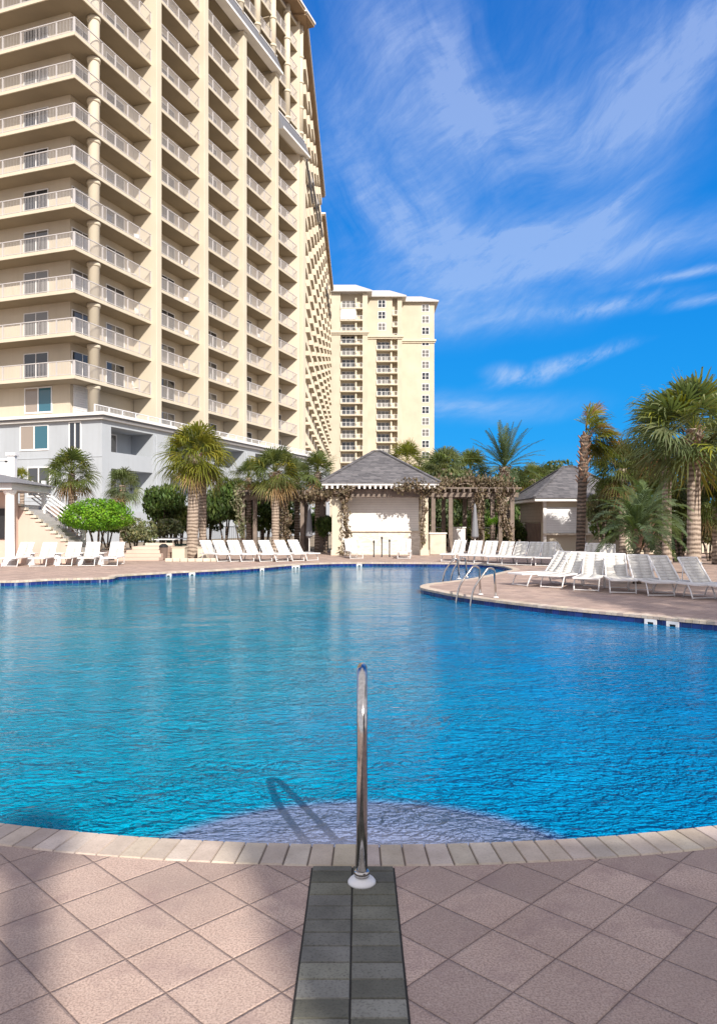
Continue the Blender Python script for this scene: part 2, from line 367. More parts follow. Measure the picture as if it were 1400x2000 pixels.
MT['shelf'] = mat('pale_shelf_plaster', (0.88, 0.91, 1.0), 0.8, 0.02, 2.0, 30, 0.1)
def water_mat():
    m, t, b = newmat('pool_water'); t.nodes.remove(b); v = coords(t)
    out = t.nodes['Material Output']
    s = N(t, 'ShaderNodeSeparateXYZ'); L(t, v, s.inputs[0])
    mp = N(t, 'ShaderNodeMapping'); mp.inputs['Scale'].default_value = (0.75, 1.25, 1); L(t, v, mp.inputs[0])
    wn = noise(t, mp.outputs[0], 1.1, 2, 0.5, 'Color')
    vm = N(t, 'ShaderNodeVectorMath', operation='MULTIPLY_ADD'); L(t, wn, vm.inputs[0]); vm.inputs[1].default_value = (0.35, 0.35, 0); L(t, mp.outputs[0], vm.inputs[2])
    nb = noise(t, vm.outputs[0], 2.2, 2, 0.5)
    nm = noise(t, vm.outputs[0], 6.5, 3, 0.55)
    nf = noise(t, vm.outputs[0], 24, 2, 0.55)
    rid = M2(t, 'ABSOLUTE', M2(t, 'SUBTRACT', nm, 0.5))
    h = M2(t, 'ADD', M2(t, 'MULTIPLY', nb, 1.0), M2(t, 'ADD', M2(t, 'MULTIPLY', rid, -0.85), M2(t, 'MULTIPLY', nf, 0.16)))
    # wind patches: the surface is calmer in places
    calm = ramp(t, noise(t, v, 0.22, 3), [(0.35, 0.55), (0.62, 1.0)])
    hb = M2(t, 'MULTIPLY', h, calm)
    hd = M2(t, 'ADD', hb, M2(t, 'MULTIPLY', noise(t, vm.outputs[0], 12, 3, 0.6), 0.45))
    bn = bump(t, hb, 1.0, 0.016, None)
    bd = bump(t, hd, 1.0, 0.75, None)
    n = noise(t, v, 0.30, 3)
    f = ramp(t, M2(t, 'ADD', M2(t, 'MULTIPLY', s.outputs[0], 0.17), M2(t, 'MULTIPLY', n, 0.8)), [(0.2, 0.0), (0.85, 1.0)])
    c = mixc(t, f, (0.000, 0.54, 0.88), (0.000, 0.42, 1.0))  # side-to-side shift: reflected sky and shade put into the water colour
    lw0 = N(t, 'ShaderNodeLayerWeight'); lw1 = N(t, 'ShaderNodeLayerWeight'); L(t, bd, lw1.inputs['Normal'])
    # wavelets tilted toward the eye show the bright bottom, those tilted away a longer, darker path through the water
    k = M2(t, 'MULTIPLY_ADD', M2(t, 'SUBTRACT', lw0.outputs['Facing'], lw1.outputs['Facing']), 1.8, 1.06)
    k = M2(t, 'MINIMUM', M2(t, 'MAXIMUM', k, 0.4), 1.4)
    kc = N(t, 'ShaderNodeCombineXYZ')
    for i_ in range(3): L(t, k, kc.inputs[i_])
    a0 = N(t, 'ShaderNodeAttribute', attribute_name='clarity')
    c = mixc(t, M2(t, 'DIVIDE', M2(t, 'SUBTRACT', a0.outputs['Fac'], 0.55), 0.15, clamp=True), c, (0.42, 0.54, 1.0))
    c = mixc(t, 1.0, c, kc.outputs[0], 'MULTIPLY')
    dif = N(t, 'ShaderNodeBsdfDiffuse'); L(t, c, dif.inputs['Color']); L(t, bd, dif.inputs['Normal'])
    tr = N(t, 'ShaderNodeBsdfTransparent'); a = N(t, 'ShaderNodeAttribute', attribute_name='clarity')
    shal = M2(t, 'DIVIDE', M2(t, 'SUBTRACT', a.outputs['Fac'], 0.55), 0.15, clamp=True)
    tint = mixc(t, shal, (0.66, 0.98, 1.0), (0.98, 0.99, 1.0))
    kk = N(t, 'ShaderNodeCombineXYZ')
    for i_ in range(3): L(t, M2(t, 'MINIMUM', M2(t, 'MAXIMUM', k, M2(t, 'MULTIPLY', shal, 0.90)), 1.0), kk.inputs[i_])
    L(t, mixc(t, 1.0, tint, kk.outputs[0], 'MULTIPLY'), tr.inputs['Color'])
    body = N(t, 'ShaderNodeMixShader'); L(t, a.outputs['Fac'], body.inputs[0]); L(t, dif.outputs[0], body.inputs[1]); L(t, tr.outputs[0], body.inputs[2])
    gl = N(t, 'ShaderNodeBsdfGlossy'); gl.inputs['Roughness'].default_value = 0.03; L(t, bn, gl.inputs['Normal'])
    fr = N(t, 'ShaderNodeFresnel'); fr.inputs['IOR'].default_value = 1.33; L(t, bn, fr.inputs['Normal'])
    mx = N(t, 'ShaderNodeMixShader'); L(t, M2(t, 'MAXIMUM', M2(t, 'MULTIPLY_ADD', fr.outputs[0], 1.12, -0.13), 0.015), mx.inputs[0]); L(t, body.outputs[0], mx.inputs[1]); L(t, gl.outputs[0], mx.inputs[2])
    L(t, mx.outputs[0], out.inputs[0]); return m
MT['water'] = water_mat()

# ---------------------------------------------------------------- mesh helpers
COL = sc.collection
class MB:
    def __init__(s, M=None): s.v = []; s.f = []; s.c = []; s.mi = []; s.M = M; s.tint = (1, 1, 1); s.m = 0
    def vert(s, p):
        if s.M is not None: p = s.M @ Vector(p)
        s.v.append(tuple(p)); return len(s.v)-1
    def face(s, pts, tint=None):
        s.f.append([s.vert(p) for p in pts]); s.c.append(tint or s.tint); s.mi.append(s.m)
    def fidx(s, idx, tint=None): s.f.append(list(idx)); s.c.append(tint or s.tint); s.mi.append(s.m)
    def box(s, x0, x1, y0, y1, z0, z1, tint=None, T=None):
        P = [(x0, y0, z0), (x1, y0, z0), (x1, y1, z0), (x0, y1, z0), (x0, y0, z1), (x1, y0, z1), (x1, y1, z1), (x0, y1, z1)]
        if T is not None: P = [T @ Vector(p) for p in P]
        i = [s.vert(p) for p in P]
        for q in ((3, 2, 1, 0), (4, 5, 6, 7), (0, 1, 5, 4), (1, 2, 6, 5), (2, 3, 7, 6), (3, 0, 4, 7)): s.fidx([i[k] for k in q], tint)
    def bar(s, a, b, wx, wz, tint=None):
        """rectangular bar between two points"""
        a, b = Vector(a), Vector(b); d = (b-a); l = d.length; q = d.to_track_quat('X', 'Z')
        T = Matrix.Translation(a) @ q.to_matrix().to_4x4()
        s.box(0, l, -wx/2, wx/2, -wz/2, wz/2, tint, T)
    def tube(s, pts, r, n=8, cap=True, tint=None):
        pts = [Vector(p) for p in pts]; rs = r if isinstance(r, (list, tuple)) else [r]*len(pts)
        rings = []; prev = None
        for k, p in enumerate(pts):
            d = (pts[min(k+1, len(pts)-1)]-pts[max(k-1, 0)]).normalized()
            if prev is None:
                ref = Vector((0, 0, 1)) if abs(d.z) < 0.9 else Vector((1, 0, 0)); side = d.cross(ref).normalized()
            else: side = (prev-d*prev.dot(d)).normalized()
            prev = side; up = side.cross(d)
            rings.append([s.vert(p+(side*math.cos(2*math.pi*j/n)+up*math.sin(2*math.pi*j/n))*rs[k]) for j in range(n)])
        for k in range(len(rings)-1):
            for j in range(n): s.fidx((rings[k][j], rings[k+1][j], rings[k+1][(j+1) % n], rings[k][(j+1) % n]), tint)
        if cap: s.fidx(rings[0], tint); s.fidx(rings[-1][::-1], tint)
    def lathe(s, prof, c=(0, 0, 0), n=20, tint=None):
        rings = [[s.vert((c[0]+r*math.cos(2*math.pi*j/n), c[1]+r*math.sin(2*math.pi*j/n), c[2]+z)) for j in range(n)] for r, z in prof]
        for k in range(len(rings)-1):
            for j in range(n): s.fidx((rings[k][j], rings[k][(j+1) % n], rings[k+1][(j+1) % n], rings[k+1][j]), tint)
        s.fidx(rings[0][::-1], tint); s.fidx(rings[-1], tint)
    def prism(s, poly, z0, z1, tint=None):
        n = len(poly)
        lo = [s.vert((*p, z0)) for p in poly]; hi = [s.vert((*p, z1)) for p in poly]
        s.fidx(lo[::-1], tint); s.fidx(hi, tint)
        for k in range(n): s.fidx((lo[k], lo[(k+1) % n], hi[(k+1) % n], hi[k]), tint)
    def mesh(s, name, mats, smooth=False):
        me = bpy.data.meshes.new(name); me.from_pydata(s.v, [], s.f)
        if not isinstance(mats, (list, tuple)): mats = [mats]
        for m in mats: me.materials.append(m)
        if len(mats) > 1: me.polygons.foreach_set('material_index', s.mi)
        if any(c != (1, 1, 1) for c in s.c) or any('tint' in repr([x.attribute_name for x in m.node_tree.nodes if x.bl_idname == 'ShaderNodeAttribute']) for m in mats):
            at = me.color_attributes.new('tint', 'FLOAT_COLOR', 'CORNER'); buf = []
            for c, f in zip(s.c, s.f): buf += [c[0], c[1], c[2], 1.0]*len(f)
            at.data.foreach_set('color', buf)
        if smooth: me.polygons.foreach_set('use_smooth', [True]*len(me.polygons))
        me.update(); return me
    def build(s, name, mats, parent=None, smooth=False, bevel=0):
        o = bpy.data.objects.new(name, s.mesh(name, mats, smooth)); COL.objects.link(o)
        if parent is not None: o.parent = parent
        if bevel:
            b = o.modifiers.new('bevel', 'BEVEL'); b.width = bevel; b.segments = 2; b.limit_method = 'ANGLE'
        return o
def tag(o, label=None, cat=None, group=None, kind=None):
    if label: o['label'] = label
    if cat: o['category'] = cat
    if group: o['group'] = group
    if kind: o['kind'] = kind
    return o
def thing(name, label, cat, loc=(0, 0, 0), rz=0.0, group=None):
    o = bpy.data.objects.new(name, None); COL.objects.link(o); o.location = loc; o.rotation_euler = (0, 0, rz)
    o.empty_display_size = 0.3
    return tag(o, label, cat, group)
def inst(me, name, parent=None, loc=(0, 0, 0), rz=0, scale=None):
    o = bpy.data.objects.new(name, me); COL.objects.link(o)
    if parent is not None: o.parent = parent
    o.location = loc; o.rotation_euler = (0, 0, rz)
    if scale: o.scale = scale
    return o
def copy_tree(o, parent=None):
    c = o.copy(); COL.objects.link(c)
    if parent is not None: c.parent = parent
    for ch in list(o.children): copy_tree(ch, c)
    return c
rnd = random.Random(11)

# ================================================================= POOL AND DECK
def arc(cx, cy, r, a0, a1, n): return [(cx+r*math.cos(R(a0+(a1-a0)*k/n)), cy+r*math.sin(R(a0+(a1-a0)*k/n))) for k in range(n+1)]
def catmull(pts, sub=6):
    out = []
    for k in range(len(pts)-1):
        p0 = pts[max(k-1, 0)]; p1 = pts[k]; p2 = pts[k+1]; p3 = pts[min(k+2, len(pts)-1)]
        for j in range(sub):
            t = j/sub
            out.append(tuple(0.5*((2*p1[i])+(-p0[i]+p2[i])*t+(2*p0[i]-5*p1[i]+4*p2[i]-p3[i])*t*t+(-p0[i]+3*p1[i]-3*p2[i]+p3[i])*t**3) for i in (0, 1)))
    out.append(pts[-1]); return out
# near lobe: circle through the coping edge in the foreground
NC = (0.05, 10.25); NR = 10.25-G(700, 1655)[1]
near = arc(NC[0], NC[1], NR, -145, -35, 46)
right = catmull([near[-1], (7.6, 7.4), (8.6, 8.8), (7.4, 10.0), G(1400, 1215), G(1250, 1201), G(1100, 1187), G(1000, 1176), G(900, 1163), G(846, 1153),
                 G(822, 1147), G(832, 1141), G(880, 1135), G(930, 1128), G(985, 1116), G(1002, 1112), G(985, 1106)], 5)[1:]
far = catmull([G(985, 1106), G(950, 1102), G(900, 1100), G(780, 1099), G(660, 1099), G(575, 1102), G(500, 1108), G(420, 1113), G(335, 1117), G(320, 1118), G(235, 1123), G(212, 1128),
               G(100, 1131), G(0, 1135), (-13, 19.4), (-13.4, 16), (-9.6, 13.4), (-5.98, 12.35), (-9.0, 11.2), (-9.2, 9.0), near[0]], 5)[1:-1]
POOL = near+right+far
def offset(poly, d):
    n = len(poly); out = []
    for k in range(n):
        a = Vector(poly[k-1]); b = Vector(poly[k]); c = Vector(poly[(k+1) % n])
        e1 = (b-a).normalized(); e2 = (c-b).normalized(); t = (e1+e2)
        t = t.normalized() if t.length > 1e-6 else e1
        nrm = Vector((t.y, -t.x)); s = max(0.5, nrm.dot(Vector((e1.y, -e1.x)))); out.append(tuple(b+nrm*d/s))
    return out
WL = -0.13
COPW = 0.20
outer = offset(POOL, COPW)
def sheet(name, outer_poly, holes, z, m, **kw):
    loops = [[Vector((*p, 0)) for p in outer_poly]]+[[Vector((*p, 0)) for p in h] for h in holes]
    flat = [p for l in loops for p in l]
    mb = MB()
    for p in flat: mb.vert((p.x, p.y, z))
    for tr in tessellate_polygon(loops):
        a, b, c = (flat[i] for i in tr)
        if (b-a).cross(c-a).z < 0: tr = tr[::-1]
        mb.fidx(tr)
    return mb.build(name, m)
DK = [(-45, -16), (40, -16), (40, 39.5), (-45, 39.5)]
deck = sheet('pool_deck', DK, [offset(POOL, COPW-0.01)], 0.0, MT['deck']); tag(deck, 'pinkish diagonal tile deck around the pool', kind='structure')
g = MB(); Bq = 3000
for (x0, x1, y0, y1) in ((-Bq, Bq, -Bq, -15.9), (-Bq, -44.9, -15.9, 39.4), (39.9, Bq, -15.9, 39.4), (-Bq, Bq, 39.4, Bq)):
    g.face([(x0, y0, -0.03), (x1, y0, -0.03), (x1, y1, -0.03), (x0, y1, -0.03)])
tag(g.build('ground', MT['sand']), 'sandy ground beyond the deck', kind='structure')
# basin walls, floor, waterline tiles
bs = MB(); n = len(POOL); inner = POOL
FL = -1.35
for k in range(n):
    a = inner[k]; b = inner[(k+1) % n]
    bs.face([(b[0], b[1], -0.30), (a[0], a[1], -0.30), (a[0], a[1], FL), (b[0], b[1], FL)])
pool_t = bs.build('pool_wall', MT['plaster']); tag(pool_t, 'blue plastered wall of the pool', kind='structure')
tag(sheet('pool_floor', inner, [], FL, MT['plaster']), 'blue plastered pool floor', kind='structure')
# evenly spaced points along the boundary
def resample(poly, step):
    out = []; P = poly+[poly[0]]; acc = 0.0; nxt = 0.0
    for k in range(len(P)-1):
        a = Vector(P[k]); b = Vector(P[k+1]); l = (b-a).length
        while nxt <= acc+l-1e-9:
            out.append(a.lerp(b, (nxt-acc)/l) if l else a); nxt += step
        acc += l
    return out
rs = resample(POOL, 0.155); tl = MB()
for k in range(len(rs)-1):
    a, b = rs[k], rs[k+1]; 
    if (b-a).length > 0.3: continue
    e = (b-a).normalized(); nin = Vector((-e.y, e.x)); a2 = a+e*0.004+nin*0.006; b2 = b-e*0.004+nin*0.006
    tt = rnd.uniform(0.6, 1.5); tl.face([(a2.x, a2.y, -0.045), (b2.x, b2.y, -0.045), (b2.x, b2.y, -0.205), (a2.x, a2.y, -0.205)][::-1], (tt, tt*rnd.uniform(.9, 1.3), tt))
tag(tl.build('waterline_tiles', MT['navy']), 'navy blue tile band round the waterline', kind='structure')
gr = MB()
for k in range(n):
    a = inner[k]; b = inner[(k+1) % n]
    gr.face([(b[0], b[1], -0.0), (a[0], a[1], -0.0), (a[0], a[1], -0.30), (b[0], b[1], -0.30)])
tag(gr.build('tile_grout', mat('tile_grout', (0.16, 0.20, 0.34), 0.8)), 'pale grout behind the waterline tiles', kind='structure')
# coping bricks laid radially
rs = resample(POOL, 0.104); cp = MB()
for k in range(len(rs)):
    a, b = rs[k], rs[(k+1) % len(rs)]
    if (b-a).length > 0.25: continue
    e = (b-a).normalized(); no = Vector((e.y, -e.x)); pv = rs[k-1]; nx = rs[(k+2) % len(rs)]
    na = (b-pv).normalized(); na = Vector((na.y, -na.x)); nb = (nx-a).normalized(); nb = Vector((nb.y, -nb.x))
    g_ = 0.0028; j = rnd.uniform(-0.002, 0.002); zt = 0.006+rnd.uniform(-0.001, 0.0015)
    p = [a+e*g_-na*0.022, b-e*g_-nb*0.022, b-e*g_+nb*(COPW-0.004+j), a+e*g_+na*(COPW-0.004+j)]
    tt = rnd.uniform(0.84, 1.12); tn = (tt, tt*rnd.uniform(.96, 1.02), tt*rnd.uniform(.92, 1.04))
    bz = 0.007; c_ = (p[0]+p[1]+p[2]+p[3])/4
    lo = [cp.vert((q.x, q.y, -0.045)) for q in p]; mi = [cp.vert((q.x, q.y, zt-bz)) for q in p]
    hi = [cp.vert((*(q+(c_-q).normalized()*bz), zt)) for q in p]
    for A, B_ in ((lo, mi), (mi, hi)):
        for i in range(4): cp.fidx((A[i], A[(i+1) % 4], B_[(i+1) % 4], B_[i])[::-1], tn)
    cp.fidx(hi[::-1], tn); cp.fidx(lo, tn)
tag(cp.build('pool_coping', MT['coping']), 'tan brick coping round the pool edge', kind='structure')
gm = MB()
for k in range(n):
    a = inner[k]; b = inner[(k+1) % n]; c_ = outer[(k+1) % n]; d_ = outer[k]
    gm.face([(a[0], a[1], -0.002), (d_[0], d_[1], -0.002), (c_[0], c_[1], -0.002), (b[0], b[1], -0.002)][::-1])
tag(gm.build('coping_mortar', mat('mortar', (0.20, 0.165, 0.14), 0.95, 0.1, 5)), 'mortar bed under the coping bricks', kind='structure')
# shallow entry shelf: a half round step against the near edge
SC = (0.02, 3.45); SR = 1.36
zs = WL-0.16
shp = arc(SC[0], SC[1], SR, -14, 194, 40)
lowp = [p for p in near if abs(p[0]-SC[0]) < SR*0.99]
sh = MB(); poly = [Vector((p[0], p[1])) for p in shp]
sh.prism([tuple(p) for p in poly], FL, zs)
tag(sh.build('pool_shelf', MT['shelf']), 'pale half round shallow step against the near edge', kind='structure')
ed = MB()
ring = arc(SC[0], SC[1], SR-0.004, -14, 194, 60); ring2 = arc(SC[0], SC[1], SR-0.03, -14, 194, 60)
for k in range(60): ed.face([(*ring[k], zs+0.004), (*ring[k+1], zs+0.004), (*ring2[k+1], zs+0.004), (*ring2[k], zs+0.004)])
tag(ed.build('shelf_edge_tiles', mat('shelf_edge_tile', (0.10, 0.13, 0.30), 0.4)), 'thin blue tile line along the rim of the shelf', kind='structure')
# water sheet: a fine grid clipped to the pool so that its clarity can vary over the shelf
def water():
    import bmesh
    loops = [[Vector((*p, 0)) for p in offset(POOL, 0.0)]]
    bm = bmesh.new(); flat = loops[0]; vs = [bm.verts.new((p.x, p.y, WL)) for p in flat]
    for tr in tessellate_polygon(loops):
        try: bm.faces.new([vs[i] for i in tr])
        except ValueError: pass
    for axis, lo, hi, st in ((0, -14, 9, 1.0), (1, 3, 26, 1.0), (0, -2.0, 2.0, 0.05), (1, 3.2, 5.4, 0.05)):
        c = lo
        while c < hi:
            no = (1, 0, 0) if axis == 0 else (0, 1, 0); co = (c, 0, 0) if axis == 0 else (0, c, 0)
            geom = [e for e in bm.verts[:]+bm.edges[:]+bm.faces[:]]
            if st < 0.5:
                keep = [f for f in bm.faces if all(-3.05 < v.co.x < 3.05 and v.co.y < 6.05 for v in f.verts)]
                geom = list({v for f in keep for v in f.verts})+list({e for f in keep for e in f.edges})+keep
            if geom: bmesh.ops.bisect_plane(bm, geom=geom, plane_co=co, plane_no=no)
            c += st
    bmesh.ops.recalc_face_normals(bm, faces=bm.faces)
    me = bpy.data.meshes.new('pool_water'); bm.to_mesh(me); bm.free()
    if me.polygons[0].normal.z < 0: me.flip_normals()
    at = me.attributes.new('clarity', 'FLOAT', 'POINT')
    # where the parallax-shifted shelf lies below, the shallow water is clear
    for i, v in enumerate(me.vertices):
        d = math.hypot(v.co.x*1.10-SC[0], v.co.y*1.10-SC[1])
        k = max(0.0, min(1.0, (SR+0.09-d)/0.12))
        at.data[i].value = 0.55+0.15*k
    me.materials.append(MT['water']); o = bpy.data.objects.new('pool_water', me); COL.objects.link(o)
    return tag(o, 'turquoise to azure rippled water of the pool', kind='structure')
water()
# dark paver strip in the foreground
pv = MB(); yy = 3.16-0.0; xl, xr, xm = -0.200, 0.152, -0.026
def near_y(x): return NC[1]-math.sqrt((NR+COPW)**2-(x-NC[0])**2)
y = -0.6
rows = []
while y < 3.4: h_ = rnd.choice((0.088, 0.094, 0.10, 0.104)); rows.append((y, h_)); y += h_
for (x0, x1) in ((xl, xm), (xm, xr)):
    sh_ = rnd.uniform(0, 0.02)
    for (y0, h_) in rows:
        y1 = min(y0+h_, near_y((x0+x1)/2)-0.001)
        if y1-y0 < 0.03: continue
        tt = rnd.choice((0.72, 0.85, 0.95, 1.0, 1.1, 1.35, 0.9)); g_ = 0.0022; z1 = 0.007
        P0 = [(x0+g_, y0+g_), (x1-g_, y0+g_), (x1-g_, y1-g_), (x0+g_, y1-g_)]; tn = (tt, tt, tt*rnd.uniform(.9, 1.05))
        P1 = [(x0+g_+.003, y0+g_+.003), (x1-g_-.003, y0+g_+.003), (x1-g_-.003, y1-g_-.003), (x0+g_+.003, y1-g_-.003)]
        lo = [pv.vert((*p, 0.0015)) for p in P0]; hi = [pv.vert((*p, z1)) for p in P1]
        for i in range(4): pv.fidx((lo[i], lo[(i+1) % 4], hi[(i+1) % 4], hi[i]), tn)
        pv.fidx(hi, tn)
tag(pv.build('paver_strip', MT['paver']), 'dark grey paver strip running to the handrail', kind='structure')
pb = MB(); pb.face([(xl-.004, -.6, .0022), (xr+.004, -.6, .0022), (xr+.004, 3.262, .0022), (xl-.004, 3.262, .0022)])
tag(pb.build('paver_joint_sand', mat('joint_sand', (0.03, 0.028, 0.026), 0.95, 0.1, 5)), 'dark joint sand under the grey pavers', kind='structure')


# ================================================================= MAIN APARTMENT TOWER (local frame: x along the front, y inward)
OX, OY = -16.8, 62.1
UA = math.atan2(0.942, 0.336)
tower = thing('apartment_tower', 'tall cream apartment tower with stacked balconies and a grey podium, filling the upper left', 'building', (OX, OY, 0), UA)
WI = (Matrix.Translation((OX, OY, 0)) @ Matrix.Rotation(UA, 4, 'Z')).inverted()   # world -> tower frame
FH = 3.036; Z0 = 8.88; BW = 7.4; ZR = 61.0
def zk(k): return Z0+FH*k
b = MB()
b.box(-7.9, 29.3, 1.8, 22, 8.0, ZR)                                  # body
b.build('wall', MT['cream'], tower)
for i in range(5):
    top = {0: ZR, 1: 50.85, 2: 50.85, 3: 50.85, 4: 45.0}[i]
    p = MB(); x = BW*i; p.box(x-.36, x+.36, -.45, 1.797, 8.9, top)
    p.box(x-.44, x+.44, -.53, .2, top-.35, top-.003) if i else None
    p.build('pier', MT['cream_trim'], tower, bevel=0.04)
    if i:
        q = MB(); q.box(x-.15, x+.15, .25, 1.797, top, ZR-.01); q.build('party_wall', MT['cream'], tower)
def railing(mb, a, b_, z, h=1.05, step=0.125, posts=1.55, pk=.017):
    a, b_ = Vector((*a, z)), Vector((*b_, z)); l = (b_-a).length; d = (b_-a)/l
    mb.bar(a+Vector((0, 0, h)), b_+Vector((0, 0, h)), 0.07, 0.06); mb.bar(a+Vector((0, 0, .09)), b_+Vector((0, 0, .09)), 0.045, 0.05)
    k = max(2, int(l/step)); 
    for i in range(1, k): 
        p = a+d*(l*i/k); mb.bar(p+Vector((0, 0, .11)), p+Vector((0, 0, h-.03)), pk, pk)
    k = max(1, round(l/posts))
    for i in range(k+1):
        p = a+d*(l*i/k); mb.bar(p, p+Vector((0, 0, h+.02)), 0.07, 0.07)
MT['rail'] = mat('grey_white_railing', (0.53, 0.50, 0.50), 0.5, 0.04, 1.0, 30, 0.03)
# ordinary bay balcony (slab and railing share their mesh between floors)
sb = MB(); sb.box(.37, BW-.37, .04, 1.795, -.24, 0)
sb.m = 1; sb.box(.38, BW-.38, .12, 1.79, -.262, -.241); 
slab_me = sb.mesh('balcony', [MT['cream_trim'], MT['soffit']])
rb = MB(); railing(rb, (.40, .10), (BW-.40, .10), 0); rail_me = rb.mesh('railing', MT['rail'])
db = MB()
def door_mesh(w_, h_, panes=2, name='sliding_door'):
    d = MB(); t_ = 0.07
    d.box(0, w_, -.05, -.002, 0, t_); d.box(0, w_, -.05, -.002, h_-t_, h_)
    for i in range(panes+1):
        x = (w_-t_)*i/panes; d.box(x, x+t_, -.055, -.002, t_, h_-t_)
    g_ = MB(); g_.box(t_*.5, w_-t_*.5, -.03, -.004, t_*.5, h_-t_*.5)
    return d.mesh(name, MT['vinyl']), g_.mesh('pane', MT['glass'])
dA, gA = door_mesh(2.3, 2.25, 2)
def place_door(me, gm_, root, loc, rz=0, name='sliding_door'):
    o = inst(me, name, root, loc, rz); p = inst(gm_, 'pane', o, (0, 0, 0)); return o
for k in range(1, 18):
    z = zk(k)
    # corner balcony wraps the end of the block
    if k == 1:
        c = MB(); c.box(-9.5, -.37, .04, 1.795, -.24, 0); c.box(-9.5, -7.9, 1.795, 15, -.24, 0)
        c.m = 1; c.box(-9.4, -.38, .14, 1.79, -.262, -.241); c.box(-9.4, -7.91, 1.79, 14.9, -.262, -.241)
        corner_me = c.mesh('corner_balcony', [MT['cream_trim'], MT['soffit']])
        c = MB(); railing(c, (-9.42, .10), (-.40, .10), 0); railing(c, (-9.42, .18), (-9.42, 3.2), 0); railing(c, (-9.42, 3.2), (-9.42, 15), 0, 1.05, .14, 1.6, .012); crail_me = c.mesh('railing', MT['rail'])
    o = inst(corner_me, 'corner_balcony', tower, (0, 0, z)); inst(crail_me, 'railing', o)
    if k <= 12:
        place_door(dA, gA, tower, (-7.9, 3.7+2.35, z), R(-90)); place_door(dA, gA, tower, (-7.75, 1.8, z)); place_door(dA, gA, tower, (-3.9, 1.8, z))
for i in range(4):
    for k in range(0, 18):
        top = (18, 18, 18, 18)[i]
        if k > 0 or i > 0:
            o = inst(slab_me, 'balcony', tower, (BW*i, 0, zk(k))) if k > 0 else None
            if o: inst(rail_me, 'railing', o)
        if k <= 12: place_door(dA, gA, tower, (BW*i+3.3, 1.8, zk(k)+(0.02 if k else .1)))
# round columns: one at the corner bay, more on the upper set-back floors
def rcol(x, y, z0, z1, r=.42):
    c = MB(); c.lathe([(r, z0), (r, z1)], (x, y, 0), 20)
    for k in range(0, 19):
        zz = zk(k)-.27
        if z0 < zz < z1: c.lathe([(r+.005, zz-.30), (r+.07, zz-.26), (r+.07, zz-.01)], (x, y, 0), 20)
    o = c.build('column', MT['cream_trim'], tower); 
    for p in o.data.polygons: p.use_smooth = abs(p.normal.z) < .5
rcol(-6.75, .62, 8.9, ZR)
for x, z0_ in ((BW*1, 53), (BW*2, 53), (BW*3, 53), (BW*3.5, 47.6), (BW*4, 47.6), (BW*1.5, 53), (BW*2.5, 53)): rcol(x, .10, z0_-.3, ZR, .36)
# mansard bands
def mansard(x0, x1, z):
    m = MB(); prof = [(-.95, z-.1), (-.95, z+.16), (-.85, z+.16), (-.15, z+2.05), (.0, z+2.05), (0.0, z-.1)]
    m.m = 0
    for i in range(len(prof)):
        a, c = prof[i], prof[(i+1) % len(prof)]; m.m = 1 if i in (0, 1, 3, 5) else 0
        m.face([(x0, *a), (x0, *c), (x1, *c), (x1, *a)])
    m.m = 0; m.face([(x0, *p) for p in prof]); m.face([(x1, *p) for p in prof][::-1])
    x = x0+.3
    while x < x1: m.bar((x, -.87, z+.2), (x, -.17, z+2.03), .04, .04); x += .45
    m.m = 1; m.box(x0, x1, -.22, -.02, z+2.05, z+2.18)
    m.build('mansard_roof', [MT['roofgrey'], MT['white']], tower)
mansard(BW*1-.4, BW*3+.5, 51.0); mansard(BW*3+.5, BW*4+.6, 45.2)
r_ = MB(); r_.box(-10.2, 30.6, -1.3, 23, ZR, ZR+.35); r_.m = 1; r_.box(-10.32, 30.72, -1.42, 23.1, ZR+.35, ZR+.6); r_.m = 2
r_.face([(-10.3, -1.4, ZR+.6), (30.7, -1.4, ZR+.6), (26, 10, ZR+4), (-5, 10, ZR+4)])
r_.build('roof', [MT['brown_soffit'], MT['white'], MT['roofgrey']], tower)
# podium
pm = MB(); PL, PF = -9.0, -1.9
pm.box(PL+1.0, 31, 0.1, 22, 0, 8.95)                                # core behind the loggias
pm.box(PL, PL+1.0, PF, 22, 0, 8.75)                                 # left end wall
for i in range(6):                                                    # bays of loggias on the front
    x0 = -8.0+7.4*i; 
    if x0 > 30: break
    x1 = min(x0+7.4, 31)
    pm.box(x0+5.1, x1, PF, .1, 0, 8.35)
    for (za, zb) in ((0, 2.3), (5.35, 6.55)): pm.box(x0, x0+5.1, PF+.05, PF+.25, za, zb); pm.box(x0, x0+5.1, PF+.25, .1, za, za+.28 if za else 2.2)
pm.box(PL+1.0, 31, PF, .1, 8.35, 8.75)
pm.build('podium_wall', MT['greyblue'], tower)
cn = MB()
for (d_, za, zb, mi) in ((.30, 8.75, 8.90, 1), (.42, 8.903, 9.0, 0), (.55, 9.003, 9.22, 1)):
    cn.m = mi; cn.box(PL-d_, 31+d_, PF-d_, .12 if zb < 9.2 else .1, za, zb); cn.box(PL-d_, PL+1.1, .123, 22, za, zb)
cn.m = 0; cn.box(PL-.1, 31, PF-.1, .10, 9.223, 9.26)
cn.build('cornice', [MT['roofgrey'], MT['white']], tower)
